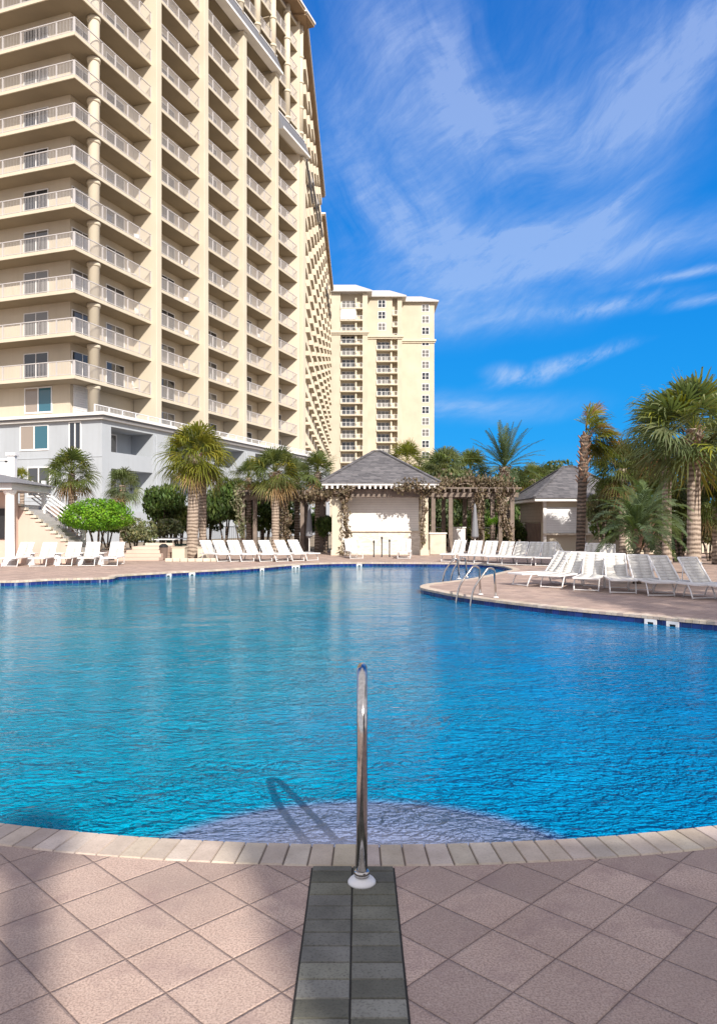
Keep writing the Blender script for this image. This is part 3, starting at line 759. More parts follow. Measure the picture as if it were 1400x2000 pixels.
# white scalloped trim rail above cornice at first floor
c = MB(); railing(c, (-8.9, -1.2), (30.5, -1.2), 9.26, 0.6, .16); c.build('parapet_railing', MT['vinyl'], tower)
for x in (-2.6, 4.8, 12.2, 19.6):
    q = MB(); q.tube([(x, PF-.06, .2), (x, PF-.06, 8.2), (x, PF-.02, 8.3)], .05, 8); q.box(x-.07, x+.07, PF-.05, PF-.002, 4.1, 4.16); q.build('downpipe', MT['greyblue'], tower)
for (y, z) in ((2.0, 5.9), (6.6, 5.9), (.3, 3.1)):
    q = MB(); q.box(PL-.12, PL-.002, y-.10, y+.10, z, z+.28); q.build('wall_lamp', MT['black'], tower)
for z in (3.05, 6.12):
    q = MB(); q.box(PL-.03, PL-.002, PF-.03, 15, z, z+.07); q.box(PL+1, 31, PF-.03, PF-.002, z-.6, z-.53) if z < 0 else None; q.build('string_course', MT['greyblue'], tower)
def window(root, loc, rz, w_, h_, m_l, m_r=None, name='window', wall='vinyl'):
    d = MB(); t_ = .09
    d.box(-t_, w_+t_, -.05, -.003, -t_-.04, 0); d.box(-t_, w_+t_, -.05, -.003, h_, h_+t_)
    d.box(-t_, 0, -.05, -.003, 0, h_); d.box(w_, w_+t_, -.05, -.003, 0, h_); d.box(w_/2-.05, w_/2+.05, -.05, -.003, 0, h_)
    o = d.build(name, MT[wall], root); o.location = loc; o.rotation_euler = (0, 0, rz)
    for j, mm in enumerate((m_l, m_r or m_l)):
        g_ = MB(); x0 = 0 if j == 0 else w_/2+.05; g_.box(x0, x0+w_/2-.05, -.02, -.002, 0, h_); g_.build('pane', MT[mm], o)
    return o
window(tower, (PL, 5.28, 6.85), R(-90), 2.45, 1.65, 'beigeglass', 'tealglass')
window(tower, (PL, 4.6, 3.45), R(-90), 1.9, 2.0, 'glass')
window(tower, (PL, 0.85, 6.75), R(-90), .9, 1.85, 'glass')
window(tower, (PL, 9.6, 6.85), R(-90), 2.2, 1.65, 'beigeglass', 'tealglass')
window(tower, (-7.9, 5.9, 9.75), R(-90), 2.4, 1.75, 'beigeglass', 'tealglass')
for i in range(5):
    for z in (6.55-.9, 2.25):
        window(tower, (-8+7.4*i+.9, .1, z+.35), 0, 2.2, 2.1, 'glass')
sh = MB()
for i in range(14): sh.box(-7.6, -5.6, 1.70, 1.78, 9.3+.17*i, 9.3+.17*i+.15)
sh.build('roll_shutter', MT['vinyl'], tower)
# long rear wing, running away from the camera along world +Y
wg = MB(WI); XF = -6.95; XB = -8.3; NB = 13; WB = 7.0; Y0 = 90.6
def wtop(yy): return 60.8 if yy < 136 else 57.6
wg.box(-24, XB, Y0-1.5, Y0+WB*NB, 0, 57.6); wg.box(-24, XB, Y0-1.5, 136, 57.6, 60.8)
wg.box(XB, XF, Y0-1.5, Y0, 0, 60.8)
for i in range(NB):
    ya = Y0+WB*i; top = wtop(ya+WB)
    wg.box(XB, XF, ya, ya+1.5, 0, top); wg.box(XB, XF, ya+5.5, ya+WB, 0, top)
    for k in range(-3, 18):
        z = zk(k)
        if z > top-1: continue
        zt = min(z+.95, top); wg.box(XF-.25, XF, ya+1.5, ya+5.5, z-.45, z+.55)
    wg.box(XB, XF, ya+1.5, ya+5.5, top-.9, top)
wg.build('wing_wall', MT['pale'], tower)
# wing balconies: the hundred nearest are parts, the rest one mesh
lst = [(i, k) for i in range(NB) for k in range(-1, 17) if zk(k) < wtop(Y0+WB*i+WB)-3]
def wing_balc(mb, i, k):
    ya = Y0+WB*i; z = zk(k); d = .55
    mb.m = 0; mb.box(XB+.003, XF+d, ya+1.3, ya+5.7, z-.62, z-.46)
    mb.m = 0
    mb.box(XF+d-.05, XF+d, ya+1.3, ya+5.7, z+.5, z+.57); mb.box(XF, XF+d, ya+1.3, ya+1.36, z-.46, z+.55); mb.box(XF, XF+d, ya+5.64, ya+5.7, z-.46, z+.55)
    yy = ya+1.4
    while yy < ya+5.6: mb.box(XF+d-.04, XF+d-.01, yy, yy+.03, z-.46, z+.5); yy += .22
    mb.m = 2; mb.box(XB+.004, XB+.05, ya+2.2, ya+4.8, z-.4, z+1.6)
WM = [MT['pale'], MT['white'], MT['glass']]
for i, k in lst[:100]:
    m_ = MB(WI); wing_balc(m_, i, k); m_.build('recessed_balcony', WM, tower)
m_ = MB(WI)
for i, k in lst[100:]: wing_balc(m_, i, k)
o = m_.build('recessed_balconies', WM, tower); tag(o, kind='stuff')
m_ = MB(WI)
m_.box(-25, -6.15, Y0-2.6, 137.5, 60.8, 61.15); m_.m = 1; m_.box(-25, -6.0, Y0-2.8, 137.7, 61.153, 61.4); m_.m = 0
m_.box(-25, -6.15, 137.71, Y0+WB*NB+1, 57.6, 57.95); m_.m = 1; m_.box(-25, -6.0, 137.72, Y0+WB*NB+1.2, 57.953, 58.2)
m_.build('wing_roof', [MT['brown_soffit'], MT['white']], tower)
for (ya, yb, z) in ((Y0, 104, 45.5), (104.1, 118, 48.5), (118.2, 132, 51.5), (150, 172, 48.0)):
    m_ = MB(WI)
    for (p, q) in (((XF+.02, z), (XF+.75, z)), ((XF+.75, z), (XF+.75, z+.2)), ((XF+.75, z+.2), (XF+.1, z+2.4)), ((XF+.1, z+2.4), (XF+.02, z+2.4))):
        m_.face([(p[0], ya, p[1]), (p[0], yb, p[1]), (q[0], yb, q[1]), (q[0], ya, q[1])])
    m_.face([(XF+.02, ya, z), (XF+.75, ya, z), (XF+.75, ya, z+.2), (XF+.1, ya, z+2.4), (XF+.02, ya, z+2.4)])
    m_.build('wing_mansard', MT['roofgrey'], tower)

# ================================================================= SECOND TOWER far behind
t2 = thing('far_tower', 'distant cream tower in three stepped sections with pale metal roofs, centre of the view', 'building', (6.0, 193, 0))
D2 = Matrix.Translation((-6.0, -193, 0))
secs = [(-8.5, 2.35, 193.0), (2.35, 11.4, 197.5), (11.4, 20.3, 202.0)]
ZE = 60.4; ZC = 50.5
rl, rr = PX(665, 193), PX(708, 193)
ml, mr, ml2 = PX(735, 197.5), PX(776, 197.5), PX(766, 197.5)
wl = MB(D2)
(a0, a1, ya) = secs[0]; wl.box(a0, a1, ya+1.6, 222, 0, ZE); wl.box(a0, rl, ya, ya+1.597, 0, ZE); wl.box(rr, a1, ya, ya+1.597, 0, ZE)
(a0, a1, ya) = secs[1]; wl.box(a0+.003, a1, ya+1.6, 222, 0, ZE-.003); wl.box(a0+.003, ml, ya, ya+1.597, 0, ZE-.003); wl.box(mr, a1, ya, ya+1.597, 0, ZE-.003); wl.box(ml, ml2, ya, ya+1.597, ZC-.4, ZE-.003)
(a0, a1, ya) = secs[2]; wl.box(a0+.003, a1, ya, 222, 0, ZE-.006)
wl.build('wall', MT['cream'], t2)
def balc2(x0, x1, yf, z):
    s_ = MB(D2); s_.box(x0, x1, yf-.35, yf+1.59, z-.28, z); o = s_.build('balcony', MT['cream_trim'], t2)
    r2 = MB(D2); railing(r2, (x0+.05, yf-.3), (x1-.05, yf-.3), z, 1.05, .25, 1.4); r2.build('railing', MT['vinyl'], o)
def door2(x0, x1, yw, z, n_=3, h_=2.2):
    d = MB(D2); w_ = (x1-x0)
    for i in range(n_+1): xx = x0+(w_-.1)*i/n_; d.box(xx, xx+.1, yw-.06, yw-.003, z, z+h_)
    d.box(x0, x1, yw-.055, yw-.003, z+h_, z+h_+.1); o = d.build('sliding_door', MT['vinyl'], t2)
    g_ = MB(D2); g_.box(x0+.05, x1-.05, yw-.03, yw-.004, z, z+h_); g_.build('pane', MT['glass'], o)
for k in range(0, 19):
    z = 47.3+FH*(4-k)+.0
    if z > 59 or z < 2: continue
    balc2(rl, rr, 193, z); door2(rl+.25, rl+3.6, 194.6, z, 3); 
    d = MB(D2); d.box(rl+3.75, rl+4.15, 193.3, 194.59, z, z+2.75); d.build('divider', MT['cream_trim'], t2)
    zz = z+.15
    if z < ZC-1: balc2(ml, mr, 197.5, zz-.6); door2(ml+.2, ml+3.5, 199.1, zz-.6, 3)
    else:
        balc2(ml2, mr, 197.5, zz-.6)
    d = MB(D2)
    if z < ZC-1: d.box(ml+3.7, ml+4.1, 197.8, 199.09, zz-.6, zz+2.1); d.build('divider', MT['cream_trim'], t2)
def win2(xc, yf, zc, w_=1.75, h_=1.75):
    d = MB(D2); fr_ = .13
    d.box(xc-w_/2-fr_, xc+w_/2+fr_, yf-.06, yf-.004, zc-h_/2-fr_, zc-h_/2); d.box(xc-w_/2-fr_, xc+w_/2+fr_, yf-.06, yf-.004, zc+h_/2, zc+h_/2+fr_)
    for xx in (xc-w_/2-fr_, xc-.06, xc+w_/2): d.box(xx, xx+fr_, yf-.06, yf-.004, zc-h_/2, zc+h_/2)
    d.box(xc-w_/2, xc+w_/2, yf-.05, yf-.004, zc-.04, zc+.04)
    o = d.build('window', MT['vinyl'], t2); g_ = MB(D2); g_.box(xc-w_/2, xc+w_/2, yf-.03, yf-.003, zc-h_/2, zc+h_/2); g_.build('pane', MT['glass'], o)
for k in range(16): win2(PX(830.5, 202), 202, PZ(602+22.1*k, 202))
for k in range(3): win2(PX(745.5, 197.5), 197.5, PZ(593.5+22.3*k, 197.5))
cn = MB(D2)
for (a0, a1, ya) in secs: cn.box(a0-.5, a1+.45, ya-.6, ya-.002, ZC-.5, ZC)
for (a0, a1, ya) in secs: cn.box(a0-.3, a1+.25, ya-.3, ya-.003, ZC-.9, ZC-.5)
cn.build('cornice', MT['cream_trim'], t2)
pn = MB(D2); pn.box(rl+.1, rl+3.9, 192.75, 192.85, 53.6, 56.1); pn.build('storm_shutter', MT['vinyl'], t2)
for j, ((a0, a1, ya), pk) in enumerate(zip(secs, (2.3, 2.2, 1.9))):
    rf = MB(D2); e = 1.1; x0, x1 = a0-.4, a1+e; z = ZE+.02*j
    rf.box(x0, x1, ya-e, 223, z, z+.35)
    b0, b1 = [(x0, ya-e), (x1, ya-e), (x1, 223), (x0, 223)], [(x0+.5, ya+4), (x1-4.2, ya+4), (x1-4.2, 218), (x0+.5, 218)]
    for i in range(4): rf.face([(*b0[i], z+.36), (*b0[(i+1) % 4], z+.36), (*b1[(i+1) % 4], z+.36+pk+.6), (*b1[i], z+.36+pk+.6)])
    rf.face([(*p, z+.36+pk+.6) for p in b1])
    rf.build('roof', MT['roofpale'], t2)

# ================================================================= HANDRAIL in the foreground
bx_, by_ = G(706.5, 1727)
hr = thing('pool_handrail', 'polished steel handrail on a round white flange at the end of the dark paver strip', 'handrail', (bx_, by_, 0.007))
def curve(pts, rad, n=6):
    """polyline with rounded corners"""
    P = [Vector(p) for p in pts]; out = [P[0]]
    for k in range(1, len(P)-1):
        a, b_, c = P[k-1], P[k], P[k+1]; r1 = min(rad, (b_-a).length*.49, (c-b_).length*.49)
        s, e = b_+(a-b_).normalized()*r1, b_+(c-b_).normalized()*r1
        for j in range(n+1): t = j/n; out.append(s*(1-t)**2+b_*2*t*(1-t)+e*t*t)
    out.append(P[-1]); return out
m_ = MB(); m_.tube(curve([(0, 0, 0), (.0015, .035, .70), (.0022, .20, .865), (.0026, .34, .80), (.0029, .40, .30), (.0031, .43, -.12)], .11, 8), .0232, 20)
m_.build('rail', MT['steel'], hr, True)
m_ = MB(); m_.lathe([(.058, 0), (.058, .006), (.050, .016), (.030, .022), (.0265, .03), (.0255, .03)], n=32); o = m_.build('flange', MT['vinyl'], hr, True)
m_ = MB(); m_.lathe([(.031, .028), (.031, .05), (.026, .053)], n=24); m_.build('collar', MT['steel'], hr, True)

# ladders by the peninsula
def ladder(label, anchors, edges, top):
    c = Vector((sum(a[0] for a in anchors)/2, sum(a[1] for a in anchors)/2, 0)); t = thing('pool_ladder', label, 'ladder', c, 0, 'pool ladders on the peninsula')
    for a, e in zip(anchors, edges):
        a = Vector((*a, 0))-c; e = Vector((*e, 0))-c; d = (e-a)
        m_ = MB(); m_.tube(curve([a, a+d*.08+Vector((0, 0, top)), a+d*.35+Vector((0, 0, top+.03)), e+Vector((0, 0, .22)), e+d*.16+Vector((0, 0, -.1)), e+d*.16+Vector((0, 0, -1.1))], .13), .021, 12)
        m_.build('rail', MT['steel'], t, True)
        m_ = MB(); m_.lathe([(.055, .001), (.055, .012), (.03, .025), (.024, .025)], (a.x, a.y, .006), 20); m_.build('flange', MT['vinyl'], t, True)
    p = [(Vector((*e, 0))-c)+(Vector((*e, 0))-Vector((*a, 0)))*.16 for a, e in zip(anchors, edges)]
    for z in (-.35, -.62, -.9): m_ = MB(); m_.bar(p[0]+Vector((0, 0, z)), p[1]+Vector((0, 0, z)), .08, .03); m_.build('tread', MT['vinyl'], t)
ladder('steel pool ladder on the near side of the peninsula tip', [G(968, 1168), G(938, 1162)], [G(925, 1170), G(897, 1164)], .58)
ladder('steel pool ladder on the far side of the peninsula tip', [G(911, 1128), G(896, 1131)], [G(884, 1128), G(868, 1131)], .52)

# ================================================================= FOLIAGE BUILDERS
UP = Vector((0, 0, 1))
def jit(c, a, rg): k = rg.uniform(1-a, 1+a); return (c[0]*k, c[1]*k, c[2]*k)
def fan_leaf(mb, hub0, d, pet, blade, nseg, droop, tint, rg, spread=105, wind=None):
    d = d.normalized(); s = d.cross(UP)
    s = s.normalized() if s.length > 1e-3 else Vector((1, 0, 0)); nn = s.cross(d)
    roll = rg.uniform(-.6, .6); s, nn = s*math.cos(roll)+nn*math.sin(roll), nn*math.cos(roll)-s*math.sin(roll)
    hub = hub0+d*pet-UP*(pet*pet*.12)
    w0 = .022
    mb.face([hub0-s*w0, hub0+s*w0, hub+s*w0*.5, hub-s*w0*.5], (1.1*tint[0], 1.05*tint[1], .9*tint[2]))
    for i in range(nseg):
        a = R(-spread+2*spread*(i+.5)/nseg)+rg.uniform(-.04, .04)
        v = (d*math.cos(a)+s*math.sin(a)).normalized()
        if wind is not None: v = (v+wind*rg.uniform(.5, 1.0)).normalized()
        ln = blade*(.66+.34*math.cos(a*.75))*rg.uniform(.85, 1.08)
        fold = nn*(.10*ln*(1 if i % 2 else -1)*.25)-nn*abs(math.sin(a))*ln*.16
        side = v.cross(nn).normalized(); wd = ln*math.sin(R(spread)/nseg)*.74
        p1 = hub+v*ln*.45+fold-UP*droop*ln*.02; p2 = hub+v*ln*.80+fold*1.3-UP*droop*ln*.13; p3 = hub+v*ln*1.0+fold*1.3-UP*droop*ln*(.26+rg.uniform(0, .22))
        tn = jit(tint, .16, rg)
        mb.face([hub, p1+side*wd*.5, p1-side*wd*.5], tn); mb.face([p1-side*wd*.5, p1+side*wd*.5, p2+side*wd*.30, p2-side*wd*.30], tn)
        mb.face([p2-side*wd*.30, p2+side*wd*.30, p3], jit(tint, .2, rg))
def pinnate(mb, base, d, ln, arch, leaflet, tint, rg, n=26, wind=None):
    d = d.normalized(); pts = []; p = base.copy(); v = d.copy(); st = ln/14
    for k in range(15):
        pts.append(p.copy()); v = (v-UP*arch*st/ln*1.0*(0.4+k/9)).normalized()
        if wind is not None: v = (v+wind*.03*k/4).normalized()
        p = p+v*st
    side = d.cross(UP); side = side.normalized() if side.length > 1e-3 else Vector((1, 0, 0))
    for k in range(14):
        w_ = .03*(1-k/15); mb.face([pts[k]-side*w_, pts[k]+side*w_, pts[k+1]+side*w_*.9, pts[k+1]-side*w_*.9], (tint[0]*1.25, tint[1]*1.15, tint[2]*.9))
    for k in range(n):
        f = .16+.84*k/n; q = f*14; i = min(13, int(q)); p = pts[i].lerp(pts[i+1], q-i); tdir = (pts[i+1]-pts[i]).normalized()
        l2 = leaflet*(math.sin(math.pi*(.12+.80*f)))*rg.uniform(.85, 1.1)
        for sg in (-1, 1):
            v2 = (tdir*.75+side*sg*.75+UP*rg.uniform(.05, .35)).normalized(); wn = tdir.cross(v2).normalized(); ww = v2.cross(wn)*.020*(leaflet/.4)
            a = p+v2*l2*.55; e = p+v2*l2-UP*l2*.22; tn = jit(tint, .2, rg)
            mb.face([p-ww*.6, p+ww*.6, a+ww, a-ww], tn); mb.face([a-ww, a+ww, e], tn)
def crown_sabal(seed, Rr, nleaf, m='fan', elmin=-55, elmax=88, brown=.06, wind=None, yellow=0, droop=1.3):
    rg = random.Random(seed); mb = MB(); mats = [MT[m], MT['brownleaf'], MT['fanyellow']]; nleaf = int(nleaf*1.3)
    for i in range(nleaf):
        if rg.random() < .08: continue
        f = (i+.5)/nleaf; el_ = R(elmin+(elmax-elmin)*f**.85)+rg.uniform(-.12, .12); a = i*2.39996+rg.uniform(-.3, .3)
        d = Vector((math.cos(a)*math.cos(el_), math.sin(a)*math.cos(el_), math.sin(el_)))
        if wind is not None: d = (d+wind*.9).normalized()
        mb.m = 0
        if f < brown*1.6 and rg.random() < .75: mb.m = 1
        elif rg.random() < yellow: mb.m = 2
        k = rg.uniform(.62, 1.35); tint = (k*rg.uniform(.9, 1.15), k, k*rg.uniform(.8, 1.15))
        pl = Rr*rg.uniform(.34, .56)
        fan_leaf(mb, Vector((0, 0, rg.uniform(-.15, .15)*Rr*.3)), d, pl, Rr*rg.uniform(.40, .68), 22, droop*rg.uniform(.7, 1.3), tint, rg, 100, wind)
    return mb.mesh('crown', mats)
def trunk_mesh(h, r, seed, lean=(0, 0), flare=1.25, m='bark', boots=0.0, bootlen=.26):
    rg = random.Random(seed); mb = MB(); pts = []; rsv = []; nseg = max(10, int(h/.22))
    for k in range(nseg+1):
        f = k/nseg; pts.append((lean[0]*f*f, lean[1]*f*f, h*f)); rr_ = r*(flare-(flare-1)*min(1, f*7))*(1+rg.uniform(-.05, .05)+(.03 if k % 2 else -.03))
        rsv.append(rr_*(1.12 if f > .93 else 1))
    mb.tube(pts, rsv, 14)
    o = mb.mesh('trunk', MT[m], True)
    bt = None
    if boots > 0:
        bb = MB(); zb = h-boots; n_ = int(boots/.045)
        for i in range(n_):
            z = zb+boots*i/n_; a = i*2.39996; f = z/h; c = Vector((lean[0]*f*f, lean[1]*f*f, z)); u = Vector((math.cos(a), math.sin(a), 0)); sd = Vector((-u.y, u.x, 0))
            l = bootlen*rg.uniform(.7, 1.2); t_ = rg.uniform(.75, 1.3); tip = c+u*(r+l*.55)+UP*l*.85; bw = .055
            b0 = c+u*r*.7; tn = (t_, t_*.96, t_*.93)
            for sgn in (1,):
                bb.face([b0-sd*bw*1.5, b0+sd*bw*1.5, tip+sd*bw*.55, tip-sd*bw*.55], tn)
                lo = -u*.0-UP*.05
                bb.face([b0+sd*bw*1.5+lo, b0-sd*bw*1.5+lo, tip-sd*bw*.55+lo*.6, tip+sd*bw*.55+lo*.6], tn)
                bb.face([b0-sd*bw*1.5, b0-sd*bw*1.5+lo, tip-sd*bw*.55+lo*.6, tip-sd*bw*.55], tn); bb.face([b0+sd*bw*1.5, b0+sd*bw*1.5+lo, tip+sd*bw*.55+lo*.6, tip+sd*bw*.55], tn)
        bt = bb.mesh('leaf_boots', BOOT)
    return o, bt
BOOT = perpiece('palm_leaf_boot', (0.26, 0.165, 0.12), (0.44, 0.30, 0.22), .3)
def palm(label, px, Y, cpy, Rpx, trunk_r=.15, seed=1, n=44, group=None, name='cabbage_palm', z0=0.0, lean_px=0, boots=0.0, tm='bark', **kw):
    """px: trunk foot column; cpy: row of crown centre; Rpx crown radius in photo pixels, all at distance Y"""
    x = PX(px, Y); h = PZ(cpy, Y)-z0; Rr = Rpx*Y/F; lean = (lean_px*Y/F, 0)
    t = thing(name, label, 'palm tree', (x, Y, z0), 0, group)
    tr, bt = trunk_mesh(h, trunk_r, seed, lean, m=tm, boots=boots)
    inst(tr, 'trunk', t); 
    if bt: inst(bt, 'leaf_boots', t)
    inst(crown_sabal(seed, Rr, n, **kw), 'crown', t, (lean[0], lean[1], h)); return t
def palm_w(label, x, y, h, Rr, trunk_r, seed, n=40, **kw):
    t = thing('cabbage_palm', label, 'palm tree', (x, y, 0)); tr, bt = trunk_mesh(h, trunk_r, seed); inst(tr, 'trunk', t)
    inst(crown_sabal(seed, Rr, n, **kw), 'crown', t, (0, 0, h)); return t
def leaf_cloud(seed, n=2600, size=.085, lumps=9, flat=1.0):
    """unit-ish ellipsoidal shrub crown made of leaves gathered in lumps"""
    rg = random.Random(seed); mb = MB(); L_ = []
    for i in range(lumps):
        a = rg.uniform(0, 2*math.pi); e = math.asin(rg.uniform(-.5, .95)); rr_ = rg.uniform(.35, .72)
        L_.append((Vector((math.cos(a)*math.cos(e), math.sin(a)*math.cos(e), math.sin(e)*flat))*rr_, rg.uniform(.28, .45), rg.uniform(.7, 1.3)))
    L_.append((Vector((0, 0, 0)), .55, .8))
    for i in range(n):
        c, r0, tt = rg.choice(L_); v = Vector((rg.gauss(0, 1), rg.gauss(0, 1), rg.gauss(0, 1))).normalized()
        p = c+v*r0*(rg.uniform(.55, 1.06)**.6)
        q = Vector((rg.gauss(0, 1), rg.gauss(0, 1), rg.gauss(0, 1)))+v*.8; q.normalize(); s = q.cross(UP)
        s = s.normalized() if s.length > .01 else Vector((1, 0, 0)); u = q.cross(s); sz = size*rg.uniform(.6, 1.35); k = tt*rg.uniform(.6, 1.4)
        tn = (k*rg.uniform(.85, 1.2), k, k*rg.uniform(.7, 1.1))
        mb.face([p-s*sz*.45, p-u*sz, p+s*sz*.45, p+u*sz], tn)
    return mb.mesh('foliage', MT['bushdark'])
CL = {}
for nm, mt_, sd in (('bushdark', 'bushdark', 3), ('bushbright', 'bushbright', 4), ('bushgrey', 'bushgrey', 5), ('date', 'date', 6), ('vine', 'vine', 8), ('fan', 'fan', 9)):
    for v in range(2):
        me = leaf_cloud(sd*10+v, 3600 if nm == 'bushbright' else 2600, .06 if nm == 'bushbright' else .085, 16 if nm == 'bushbright' else 10); me.materials[0] = MT[mt_]; CL[nm, v] = me
def clipped(seed, n=9000):
    rg = random.Random(seed); mb = MB()
    for i in range(n):
        v = Vector((rg.gauss(0, 1), rg.gauss(0, 1), rg.gauss(0, 1))).normalized()
        lump = 1+.09*math.sin(v.x*9+v.y*7)*math.cos(v.z*8+v.y*5); z = v.z*(1 if v.z > 0 else .55)
        p = Vector((v.x, v.y, z))*lump*rg.uniform(.80, 1.03); q = (v+Vector((rg.gauss(0, .6), rg.gauss(0, .6), rg.gauss(0, .6)))).normalized(); s = q.cross(UP)
        s = s.normalized() if s.length > .01 else Vector((1, 0, 0)); u = q.cross(s); sz = .042*rg.uniform(.6, 1.4); k = rg.uniform(.5, 1.5)
        mb.face([p-s*sz*.5, p-u*sz, p+s*sz*.5, p+u*sz], (k*rg.uniform(.85, 1.25), k, k))
    return mb.mesh('foliage', MT['bushbright'])
CL['clip', 0] = clipped(5)
def shrub(label, px, cpy, rx, rz, Y, m='bushdark', v=0, cat='shrub', name='leafy_shrub', group=None, ry=None, stems=3):
    """leafy shrub or small tree: centre at photo px,cpy and radii in px at distance Y"""
    x = PX(px, Y); z = PZ(cpy, Y); sx = rx*Y/F; sz = rz*Y/F; rg = random.Random(px*7+v)
    t = thing(name, label, cat, (x, Y, 0), 0, group)
    inst(CL[m, v], 'foliage', t, (0, 0, max(z, .3)), rg.uniform(0, 6), (sx*1.12, (ry or sx)*1.12, sz*1.12))
    s_ = MB()
    for i in range(stems):
        a = i*2.1+1; s_.tube([(math.cos(a)*.05, math.sin(a)*.05, 0), (math.cos(a)*sx*.2, math.sin(a)*sx*.2, max(z, .3)*.6), (math.cos(a)*sx*.45, math.sin(a)*sx*.45, max(z, .3)+sz*.2)], [.05, .04, .02], 6)
    s_.build('stem', MT['barkdark'], t); return t

# ================================================================= LOUNGERS
def make_lounger():
    root = thing('sun_lounger', 'sun lounger', 'sun lounger')
    W = .31; zs_ = .34; ang = R(50); xb = .42; bl = .76
    tip = Vector((xb+bl*math.cos(ang), 0, zs_+bl*math.sin(ang)))
    f = MB(); f.m = 0
    for s in (-1, 1): f.bar((-.95, s*W, zs_), (xb+.42, s*W, zs_), .035, .045)
    f.bar((-.95, -W, zs_), (-.95, W, zs_), .04, .045); f.bar((xb+.42, -W, zs_), (xb+.42, W, zs_), .035, .04); f.build('frame', MT['vinyl'], root, bevel=.006)
    f = MB()
    for s in (-1, 1): f.bar((xb, s*(W-.04), zs_+.01), (tip.x, s*(W-.04), tip.z), .035, .035)
    f.bar((tip.x, -W+.04, tip.z), (tip.x, W-.04, tip.z), .035, .035); f.bar((xb+.36, -W+.05, zs_), (xb+.30, -W+.05, zs_+.48), .02, .02); f.bar((xb+.36, W-.05, zs_), (xb+.30, W-.05, zs_+.48), .02, .02)
    f.build('backrest_frame', MT['vinyl'], root, bevel=.005)
    def sl(name, a, b_, w_):
        q = MB(); n_ = 8; a, b_ = Vector(a), Vector(b_); nrm = Vector((0, 1, 0)).cross(b_-a).normalized()
        for k in range(n_):
            for (y0, y1) in ((-w_, 0), (0, w_)):
                def P(t, y): return a.lerp(b_, t)+Vector((0, y, 0))+nrm*(.028*math.sin(math.pi*t)*(1-abs(y)/w_*.5))*(1 if nrm.z < 0 else -1)
                q.face([P(k/n_, y0), P((k+1)/n_, y0), P((k+1)/n_, y1), P(k/n_, y1)]); 
        o = q.build(name, MT['sling'], root, True); sm = o.modifiers.new('thick', 'SOLIDIFY'); sm.thickness = .008
    sl('seat', (-.93, 0, zs_+.02), (xb, 0, zs_+.02), W-.02); sl('backrest', (xb+.01, 0, zs_+.02), (tip.x, 0, tip.z), W-.05)
    for sx, x0 in ((-1, -.62), (1, .50)):
        for s in (-1, 1):
            f = MB(); f.tube(curve([(x0, s*W, zs_-.01), (x0+sx*.10, s*W, .18), (x0+sx*.17, s*W, 0.0)], .1), .018, 8); f.build('leg', MT['vinyl'], root, True)
    f = MB(); f.bar((-.79, -W, .03), (-.79, W, .03), .022, .022); f.build('stretcher', MT['vinyl'], root); f = MB(); f.bar((.67, -W, .03), (.67, W, .03), .022, .022); f.build('stretcher', MT['vinyl'], root)
    return root
proto = make_lounger(); used = [False]
ORD = ['first', 'second', 'third', 'fourth', 'fifth', 'sixth', 'seventh', 'eighth', 'ninth']
def lounger(px, py, head, label, group):
    x, y = G(px, py); o = proto if not used[0] else copy_tree(proto); used[0] = True
    o.scale = (.84, .84, .84); o.location = (x, y, 0.004); o.rotation_euler = (0, 0, R(head)+rnd.uniform(-.10, .10)); o['label'] = label; o['group'] = group
def row(pts, head, where, group):
    n_ = len(pts)
    for i, (px, py) in enumerate(pts):
        pos = 'leftmost' if i == 0 else ('rightmost' if i == n_-1 else ORD[i]+' from left')
        h = head[i] if isinstance(head, (list, tuple)) else head
        lounger(px, py, h, 'white lounger, %s of the row %s' % (pos, where), group)
row([(36, 1105), (86, 1105), (136, 1104), (176, 1104), (222, 1104)], [86, 92, 98, 97, 98], 'before the pink stair wall', 'loungers before the pink stair wall')
row([(420, 1096), (445, 1096), (470, 1096), (503, 1096), (534, 1096), (565, 1095), (592, 1094)], 128, 'right of the big palm trunk', 'loungers right of the big palm trunk')
row([(690, 1090), (790, 1090)], [100, 85], 'close against the centre pavilion', 'loungers against the centre pavilion')
row([(886, 1096), (920, 1098), (949, 1099), (978, 1101), (1006, 1102), (1034, 1103), (1066, 1104)], 62, 'across the far end of the pool', 'loungers across the far end of the pool')
row([(1056, 1142), (1100, 1145), (1152, 1150), (1208, 1154), (1268, 1159), (1330, 1164), (1394, 1170)], [30, 46, 60, 76, 90, 102, 106], 'nearest on the right-hand peninsula', 'loungers on the right-hand peninsula')
row([(1112, 1102), (1150, 1108), (1186, 1112)], [120, 64, 70], 'behind the peninsula row', 'loungers behind the peninsula row')

def side_table(px, py, label, h=.42, w_=.40, m='vinyl'):
    x, y = G(px, py); t = thing('side_table', label, 'side table', (x, y, 0), rnd.uniform(-.2, .2), 'small white side tables by the loungers')
    m_ = MB(); m_.box(-w_/2, w_/2, -w_/2, w_/2, h-.03, h); m_.build('top', MT[m], t, bevel=.008)
    m_ = MB(); m_.lathe([(w_*.36, 0), (w_*.34, .03), (w_*.30, h-.03)], n=16); m_.build('pedestal', MT[m], t)
for px, py, l in ((61, 1103, 'left edge stairs'), (113, 1103, 'second and third left loungers'), (157, 1102, 'third and fourth left loungers'), (196, 1102, 'two rightmost left loungers')):
    side_table(px, py, 'small white side table between loungers, beside the %s' % l)

